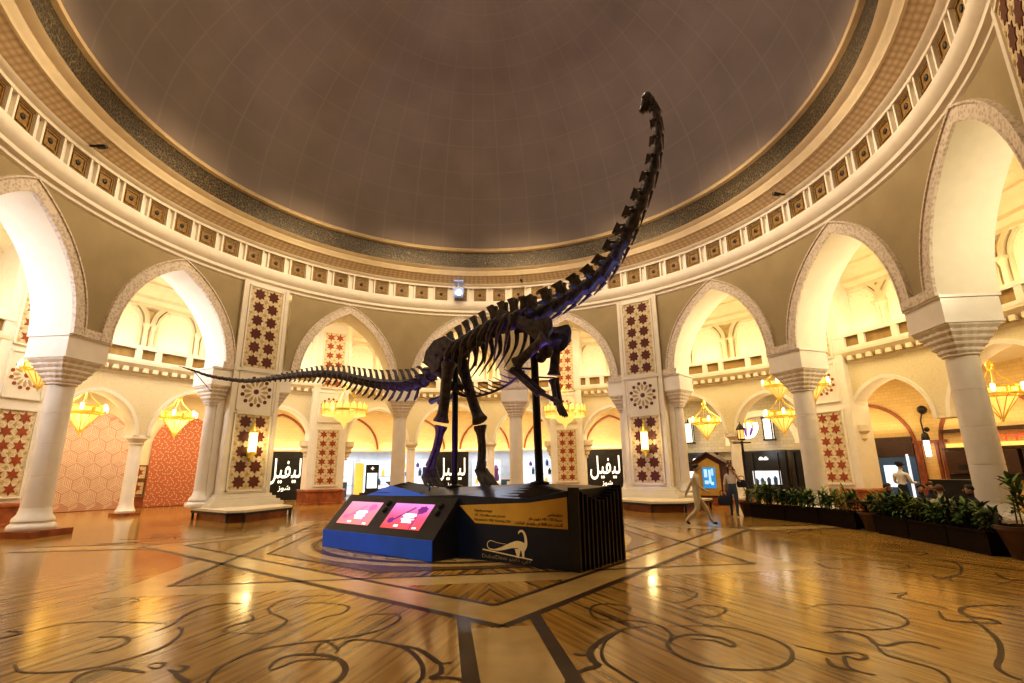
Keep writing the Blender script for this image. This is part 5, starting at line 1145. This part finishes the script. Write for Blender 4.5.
# ------------------------------------------------------------------ people
SKIN = mat('skin', (.50, .28, .18), .55, var=.05); HAIRD = mat('dark_hair', (.02, .012, .008), .6); HAIRB = mat('brown_hair', (.10, .045, .02), .6)
def person(name, label, loc, rz, J, mats_, hair, hairlen=.0, seat=False, extra=None, group=None):
    """J: joint name -> (x, y, z, radius); the body is one skinned surface"""
    t = thing(name, label, 'person', loc, rz, group)
    order = list(J); idx = {k: i for i, k in enumerate(order)}; E_ = []
    chain = [('pelvis', 'belly'), ('belly', 'chest'), ('chest', 'neck'), ('neck', 'jaw'), ('jaw', 'face'), ('face', 'crown')]
    for s in 'LR':
        chain += [('chest', 'sh'+s), ('sh'+s, 'el'+s), ('el'+s, 'wr'+s), ('wr'+s, 'pa'+s), ('pelvis', 'hi'+s), ('hi'+s, 'kn'+s), ('kn'+s, 'an'+s), ('an'+s, 'to'+s)]
    me = bpy.data.meshes.new('tmpbody'); me.from_pydata([J[k][:3] for k in order], [(idx[a], idx[b_]) for a, b_ in chain], [])
    o = bpy.data.objects.new('tmpbody', me); C.objects.link(o)
    md = o.modifiers.new('s', 'SKIN'); md.use_smooth_shade = True; sd2 = o.modifiers.new('u', 'SUBSURF'); sd2.levels = 1; sd2.render_levels = 1
    for i, k in enumerate(order):
        r = J[k][3]; q = me.skin_vertices[0].data[i]; q.radius = r if isinstance(r, tuple) else (r, r); q.use_root = (k == 'pelvis')
    dg = bpy.context.evaluated_depsgraph_get(); body = bpy.data.meshes.new_from_object(o.evaluated_get(dg)); bpy.data.objects.remove(o)
    top, bottom, shoe = mats_
    body.materials.clear()
    for x in (SKIN, top, bottom, shoe): body.materials.append(x)
    segs = {('pelvis', 'belly'): 2, ('belly', 'chest'): 1, ('chest', 'neck'): 1, ('neck', 'jaw'): 0, ('jaw', 'face'): 0, ('face', 'crown'): 0}
    for s in 'LR': segs.update({('chest', 'sh'+s): 1, ('sh'+s, 'el'+s): 1, ('el'+s, 'wr'+s): extra or 0, ('wr'+s, 'pa'+s): 0, ('pelvis', 'hi'+s): 2, ('hi'+s, 'kn'+s): 2, ('kn'+s, 'an'+s): 2, ('an'+s, 'to'+s): 3})
    def dist(p, a, b_):
        ab = b_-a; u = max(0, min(1, (p-a).dot(ab)/max(1e-9, ab.dot(ab)))); return (p-a-ab*u).length, u
    for f in body.polygons:
        p = Vector(f.center); best = min(((dist(p, Vector(J[a][:3]), Vector(J[b_][:3]))[0]-.5*(J[a][3] if not isinstance(J[a][3], tuple) else J[a][3][0]), a, b_) for a, b_ in segs), key=lambda x: x[0])
        f.material_index = segs[best[1], best[2]]
    body.polygons.foreach_set('use_smooth', [True]*len(body.polygons)); body.name = name
    # hands (five fingers each), face, joined into the body mesh
    g = MB()
    for s in 'LR':
        w = Vector(J['wr'+s][:3]); p = Vector(J['pa'+s][:3]); dd = (p-w).normalized(); sx = 1 if s == 'R' else -1
        si = dd.cross(Vector((0, 1, 0)) if abs(dd.y) < .9 else Vector((0, 0, 1))).normalized(); cu = si.cross(dd)
        for j, l in enumerate((.062, .072, .068, .055)):
            q = p+si*(.018*(j-1.5)); g.tube([q-dd*.02, q+dd*l*.5+cu*.004, q+dd*l*.9+cu*.02*(1)], [.010, .009, .006], 6)
        q = p-dd*.03+si*.028; g.tube([q, q+si*.025+dd*.03, q+si*.03+dd*.055+cu*.01], [.011, .010, .007], 6)
    fc = Vector(J['face'][:3]); cr = Vector(J['crown'][:3]); jw = Vector(J['jaw'][:3]); fw = Vector((0, 1, 0))
    g.tube([fc+fw*.085+Vector((0, 0, .012)), fc+fw*.108+Vector((0, 0, -.018)), fc+fw*.088+Vector((0, 0, -.028))], [.008, .013, .008], 6)
    for sx in (-1, 1): g.ball(fc+Vector((sx*.083, -.005, -.005)), .022, 8)
    bm = bmesh.new(); bm.from_mesh(body); tmp = g.mesh('x'); bm.from_mesh(tmp); bm.to_mesh(body); bm.free(); bpy.data.meshes.remove(tmp)
    ob = link('body', body, t)
    e = MB()
    for sx in (-1, 1): e.ball(fc+Vector((sx*.032, .083, .014)), .0085, 8)
    e.tube([fc+Vector((-.022, .088, -.052)), fc+Vector((0, .094, -.055)), fc+Vector((.022, .088, -.052))], .005, 5); e.build('facial_features', HAIRD, t)
    h = MB(); c0 = fc+Vector((0, -.012, .03)); R_ = []
    for i in range(8):
        v = i/7; th = v*pi*.62; r = .092
        ring_ = []
        for k in range(16):
            a = 2*pi*k/16; fr = max(0, sin(a)); tt = th*(1-.52*fr); ring_.append(c0+Vector((r*sin(tt)*cos(a)*.92, r*sin(tt)*sin(a)*1.08, r*cos(tt)*1.05)))
        R_.append(ring_)
    h.loft(R_, cap=True, sm=True)
    if hairlen: h.tube([c0+Vector((0, -.07, .0)), c0+Vector((0, -.10, -.12)), c0+Vector((0, -.10, -hairlen))], [.085, .085, .05], 10); 
    if hairlen:
        for sx in (-1, 1): h.tube([c0+Vector((sx*.075, .0, .02)), c0+Vector((sx*.09, .0, -.12)), c0+Vector((sx*.08, .02, -hairlen*.85))], [.03, .035, .02], 8)
    h.build('hair', hair, t)
    return t
def stand(hipz=.90, legs=None, arms=None, lean=0., k=1.):
    J = {'pelvis': (0, 0, hipz+.03, (.135, .105)), 'belly': (0, lean*.3, hipz+.20, (.125, .095)), 'chest': (0, lean, hipz+.42, (.15, .11)), 'neck': (0, lean+.01, hipz+.60, .052), 'jaw': (0, lean+.035, hipz+.67, (.055, .06)), 'face': (0, lean+.035, hipz+.745, (.078, .092)), 'crown': (0, lean+.02, hipz+.82, (.062, .072))}
    L_ = {'L': ((-.09, 0, hipz-.04), (-.095, .03, hipz*.53), (-.095, -.01, .09), (-.105, .13, .035)), 'R': ((.09, 0, hipz-.04), (.095, .03, hipz*.53), (.095, -.01, .09), (.105, .13, .035))}
    A_ = {'L': ((-.19, lean, hipz+.50), (-.24, lean-.03, hipz+.22), (-.25, lean+.05, hipz-.02), (-.25, lean+.07, hipz-.09)), 'R': ((.19, lean, hipz+.50), (.24, lean-.03, hipz+.22), (.25, lean+.05, hipz-.02), (.25, lean+.07, hipz-.09))}
    L_.update(legs or {}); A_.update(arms or {})
    for s in 'LR':
        for n, p, r in zip(('hi', 'kn', 'an', 'to'), L_[s], (.092, .062, .043, (.042, .032))): J[n+s] = (*p, r)
        for n, p, r in zip(('sh', 'el', 'wr', 'pa'), A_[s], (.062, .045, .032, (.036, .018))): J[n+s] = (*p, r)
    return J
KHAKI = mat('khaki_cloth', (.66, .56, .40), .8, var=.08); KHAKI2 = mat('beige_trousers', (.60, .52, .38), .8, var=.08); JEANS = mat('blue_jeans', (.06, .09, .15), .8, var=.15); TEE = mat('pale_tee', (.66, .60, .55), .8); NAVYC = mat('navy_cloth', (.02, .025, .05), .8); WSHIRT = mat('white_cloth', (.72, .68, .6), .7); SHOE = mat('dark_shoe', (.02, .014, .012), .5)
# facing: local +y is forward
J = stand(.90, {'L': ((-.09, 0, .86), (-.10, .22, .50), (-.10, .34, .10), (-.10, .47, .05)), 'R': ((.09, 0, .86), (.10, -.02, .47), (.10, -.32, .16), (.10, -.22, .05))},
          {'L': ((-.19, .03, 1.40), (-.25, -.12, 1.14), (-.27, -.22, .92), (-.27, -.24, .85)), 'R': ((.19, .03, 1.40), (.24, .05, 1.13), (.22, .24, .98), (.21, .30, .95))}, .03)
person('person', 'man in khaki shirt and trousers striding right past the tiled pier', (6.75, 1.35, 0), rad(-108), J, (KHAKI, KHAKI2, SHOE), HAIRD, 0, extra=1).scale = (1.2, 1.15, 1.)
J = stand(.88, {'L': ((-.09, 0, .84), (-.09, .04, .47), (-.085, -.02, .09), (-.10, .11, .035)), 'R': ((.09, 0, .84), (.09, -.03, .47), (.09, -.12, .10), (.10, .0, .035))},
          {'L': ((-.175, .0, 1.37), (-.27, .08, 1.16), (-.13, .16, 1.44), (-.10, .13, 1.50)), 'R': ((.175, .0, 1.37), (.24, -.03, 1.10), (.27, .04, .88), (.27, .05, .81))}, .0)
wl = Vector((9.12, 3.72, 0))
person('person', 'woman in pale tee and blue jeans walking with phone held to her ear', tuple(wl), rad(158), J, (TEE, JEANS, SHOE), HAIRB, .30)
def bag(label, loc, s):
    o = MB(); o.loft([[(x*k*s, y*k*s, z*s) for x, y in ((-.2, -.07), (.2, -.07), (.22, 0), (.2, .07), (-.2, .07), (-.22, 0))] for k, z in ((.8, 0), (1., .04), (1.05, .18), (.8, .3), (.5, .33))], sm=True); o.tube(catmull([(-.12*s, 0, .3*s), (-.1*s, 0, .48*s), (.1*s, 0, .48*s), (.12*s, 0, .3*s)], 4), .014, 6)
    tag(o.build('handbag', NAVYC, None, loc, rad(158)), label, 'bag')
fwdw = Vector((-sin(rad(158)), cos(rad(158)), 0)); rw = Vector((cos(rad(158)), sin(rad(158)), 0))
bag("black handbag hanging from the woman's lowered hand", tuple(wl+rw*.30+fwdw*.05+Vector((0, 0, .38))), 1.0); bag("small black bag on the woman's raised arm side shoulder", tuple(wl-rw*.32+Vector((0, 0, .98))), .75)
ph_ = MB().box((0, 0, 0), (.07, .012, .13)).build('phone', BLACK, None, tuple(wl-rw*.105+fwdw*.10+Vector((0, 0, 1.53))), rad(158)); tag(ph_, "dark phone held to the woman's ear", 'phone')
# restaurant: tables, chairs, diners, waiter
def table(label, x, y):
    t = thing('cafe_table', label, 'table', (x, y, 0), 0, 'cafe tables behind the planters'); MB().lathe([(.45, .70), (.45, .74)], 24).build('table_top', DKWOOD, t); MB().lathe([(.28, 0), (.27, .03), (.05, .06), (.04, .68), (.12, .7)], 14).build('table_leg', BLACK, t)
def chair(label, x, y, rz):
    t = thing('cafe_chair', label, 'chair', (x, y, 0), rz, 'cafe chairs behind the planters'); MB().box((0, 0, .27), (.44, .44, .05)).build('seat', DKWOOD, t); MB().box((0, -.21, .52), (.42, .04, .45)).build('backrest', DKWOOD, t)
    for sx in (-1, 1):
        for sy in (-1, 1): MB().box((sx*.19, sy*.19, .125), (.04, .04, .25)).build('leg', DKWOOD, t)
SEATP = {'L': ((-.10, .02, .40), (-.11, .42, .44), (-.11, .40, .10), (-.11, .53, .05)), 'R': ((.10, .02, .40), (.11, .42, .44), (.11, .40, .10), (.11, .53, .05))}
def sit(): return stand(.36, SEATP, {'L': ((-.19, .08, .86), (-.25, .14, .66), (-.12, .36, .78), (-.09, .42, .79)), 'R': ((.19, .08, .86), (.25, .14, .66), (.12, .36, .78), (.09, .42, .79))}, .10)
for lab, clab, x, y, rz, m_, hr in SEATS:
    hr = HAIRD if hr == 'D' else HAIRB
    person('person', lab, (x, y, 0), rad(rz), sit(), (m_, NAVYC, SHOE), hr, .0, extra=1); chair(clab, x, y, rad(rz))
for lab, x, y in TABLES: table(lab, x, y)
J = stand(.90, None, {'L': ((-.19, .0, 1.40), (-.25, .05, 1.14), (-.15, .27, 1.12), (-.12, .34, 1.12)), 'R': ((.19, .0, 1.40), (.25, .05, 1.14), (.2, .30, 1.14), (.19, .37, 1.14))})
wt_ = person('person', 'waiter in white shirt and dark cap standing behind the diners', WAITER, rad(-75), J, (WSHIRT, NAVYC, SHOE), HAIRD, .0, extra=1)
MB().lathe([(.105, 1.66), (.11, 1.70), (.105, 1.76), (.06, 1.80), (.001, 1.80)], 16).box((0, .13, 1.68), (.15, .12, .015)).build('cap', NAVYC, wt_)
sc3 = thing('service_counter', 'low black service counter beside the waiter', 'counter', COUNTER, rad(-85)); MB().box((0, 0, .6), (1.9, .5, 1.15)).build('body', BLACK, sc3); MB().box((0, 0, 1.2), (2.0, .6, .05)).build('counter_top', BLACK, sc3)

# ------------------------------------------------------------------ lights
def area(name, loc, look, w, h, e, col, spread=180):
    l = bpy.data.lights.new(name, 'AREA'); l.shape = 'RECTANGLE'; l.size = w; l.size_y = h; l.energy = e; l.color = col; l.spread = rad(spread)
    o = bpy.data.objects.new(name, l); C.objects.link(o); o.location = loc; o.rotation_euler = Vector(look).to_track_quat('-Z', 'Y').to_euler(); return o
def spot(name, loc, tgt, e, col, ang=40, rad_=.15, blend=.5):
    l = bpy.data.lights.new(name, 'SPOT'); l.energy = e; l.color = col; l.spot_size = rad(ang); l.shadow_soft_size = rad_; l.spot_blend = blend
    o = bpy.data.objects.new(name, l); C.objects.link(o); o.location = loc; o.rotation_euler = (Vector(tgt)-Vector(loc)).to_track_quat('-Z', 'Y').to_euler(); return o
WARM = (1., .76, .42); WARM2 = (1., .68, .30); COOL = (.92, .92, 1.)
for k in range(16):
    ph = -106+14*k
    col = (1., .84, .58) if ph < -60 else ((1., .80, .48) if ph < 40 else WARM)
    area('balcony_uplight', P3(ph, 16.95, 6.5), Vector(P3(ph, .12))+Vector((0, 0, 1)), 3.4, .35, LB, col)
    area('aisle_fill', P3(ph, 13.85, 10.1), Vector(P3(ph, -.35))+Vector((0, 0, -1)), 2.4, .6, LA, (1., .90, .74) if ph < -60 else (1., .84, .58) if ph < 40 else (1., .80, .46))  # added fill, hidden behind the drum wall and tilted at the arch reveals
    area('passage_light', P3(ph, 19.4, 5.65), (0, 0, -1), 2.2, 1.5, LP*(1. if ph < 55 else .62), (1., .80, .5) if ph < 40 else WARM)
    area('passage_uplight', P3(ph, 17.9, 3.3), Vector(P3(ph, .5))+Vector((0, 0, 1)), 1.6, .3, LP*.35, WARM)
for ph in (-92.8, -65.7): area('reveal_fill', P3(ph-7, 15.6, 7.2), Vector(P3(ph+12, 12.6, 6.6))-Vector(P3(ph-7, 15.6, 7.2)), .5, .5, 125, COOL, 120)  # added fill with no fixture, aimed at the left arch reveals
for ph in (60.1, 87.2, 114.3): area('reveal_fill', P3(ph+7, 15.6, 7.2), Vector(P3(ph-12, 12.6, 7.0))-Vector(P3(ph+7, 15.6, 7.2)), .5, .5, 105, (1., .84, .54), 120)  # same added fill for the right arch reveals
for ph in (-20, -10, 0, 10): area('shop_light', P3(ph, 24.3, 3.0), (0, 0, -1), 3.0, 2.0, 45, (.88, .94, 1.))
for ph in (40, 50): area('shop_light', P3(ph, 21.3, 2.4), Vector(P3(ph, 1)), .8, .4, 4, (.8, .9, 1.))
for ph in (-33, -22, -11, 0, 11, 22): area('cove_wash', P3(ph, RW-.3, 3.05), Vector(P3(ph, .35))+Vector((0, 0, 1)), 3.6, .1, 14, (1., .78, .38))
for ph in (64, 75, 86): area('ledge_wash', P3(ph, RW-.5, 3.3), Vector(P3(ph, .4))+Vector((0, 0, 1)), 3.2, .1, 12, WARM)
area('dome_downlight', (0, 0, 19.5), (0, 0, -1), 5, 5, LD, (1., .82, .60))
area('dome_fill', (-1.5, 0, 11.2), (-.3, 0, 1), 3, 6, LU, (1., .76, .50)); area('dome_fill', (1.5, 0, 11.2), (.3, 0, 1), 3, 6, LU, (.92, .80, .86))  # unseen fills in mid-air, added to light the dome
for k in range(12):
    ph = 30*k+15; area('cornice_fill', P3(ph, 8.2, 12.5), Vector(P3(ph, 1, -.62)), 2.5, .9, LC, (1., .74, .44), 130)  # ring of added fills in mid-air, brightening cornice and drum wall
spot('planter_fill', P3(112, 11.0, 10.0), (10.3, -.2, .8), 650, (1., .88, .6), 36, .25, .9); spot('floor_fill_warm', (4.5, -2.0, 16.5), (6.2, -4.2, 0), 2600, (1., .78, .42), 44, .3, .9); spot('floor_fill_left', (-4.5, -2, 16.5), (-5.5, -3, 0), 2000, (1., .80, .5), 50, .3, .9)  # added lamps without fixtures, brightening the plants and the floor
spot('violet_leg_spot', (-2.2, -4.8, 1.35), (-.8, -1.85, 2.2), 260, (.32, .10, 1.), 26); spot('violet_shoulder_spot', (1.0, -2.6, 1.55), (1.25, -3.8, 3.6), 420, (.35, .18, 1.), 60)
spot('blue_neck_spot', (4.6, -7.0, 1.2), (2.3, -4.3, 5.2), 800, (.25, .38, 1.), 30); spot('violet_tail_spot', (-1.6, -1.6, 1.5), (-1.3, -.8, 3.9), 120, (.38, .28, 1.), 70)
spot('frieze_spot', P3(-3.4, 11.1, 10.7), (0.4, -2.5, 4.2), 900, (.7, .8, 1.), 35); spot('blue_panel_fill', (-4.6, -4.8, 5.8), (-3.6, -2.2, .4), 260, (.35, .5, 1.), 40)  # first belongs to the frieze fixture; second is added to brighten the blue front
spot('plinth_front_fill', (-1.5, -9.5, 6.5), (-1.2, -4.0, .6), 800, (1., .86, .62), 42, .3, .8); spot('pier_violet_wash', P3(42.2, 9.6, .6), P3(42.2, 12, 2.2), 30, (.5, .4, 1.), 70)  # front one is an unseen lamp added to brighten the gold panel
for ph in (PH0, PH0+90):
    l = bpy.data.lights.new('lantern_light', 'POINT'); l.energy = 26; l.color = (1., .74, .34); l.shadow_soft_size = .12; o = bpy.data.objects.new('lantern_light', l); C.objects.link(o); o.location = P3(ph, 11.3, 2.85)
w = bpy.data.worlds.new('world'); sc.world = w; w.use_nodes = True; bg = w.node_tree.nodes['Background']; bg.inputs[0].default_value = (1., .8, .6, 1); bg.inputs[1].default_value = LW
sc.view_settings.view_transform = VT; sc.view_settings.look = LOOK; sc.view_settings.exposure = EXPO
sc.cycles.use_denoising = True; sc.cycles.max_bounces = 6; sc.cycles.diffuse_bounces = 3; sc.cycles.glossy_bounces = 3; sc.cycles.sample_clamp_indirect = 6; sc.cycles.caustics_reflective = False; sc.cycles.caustics_refractive = False
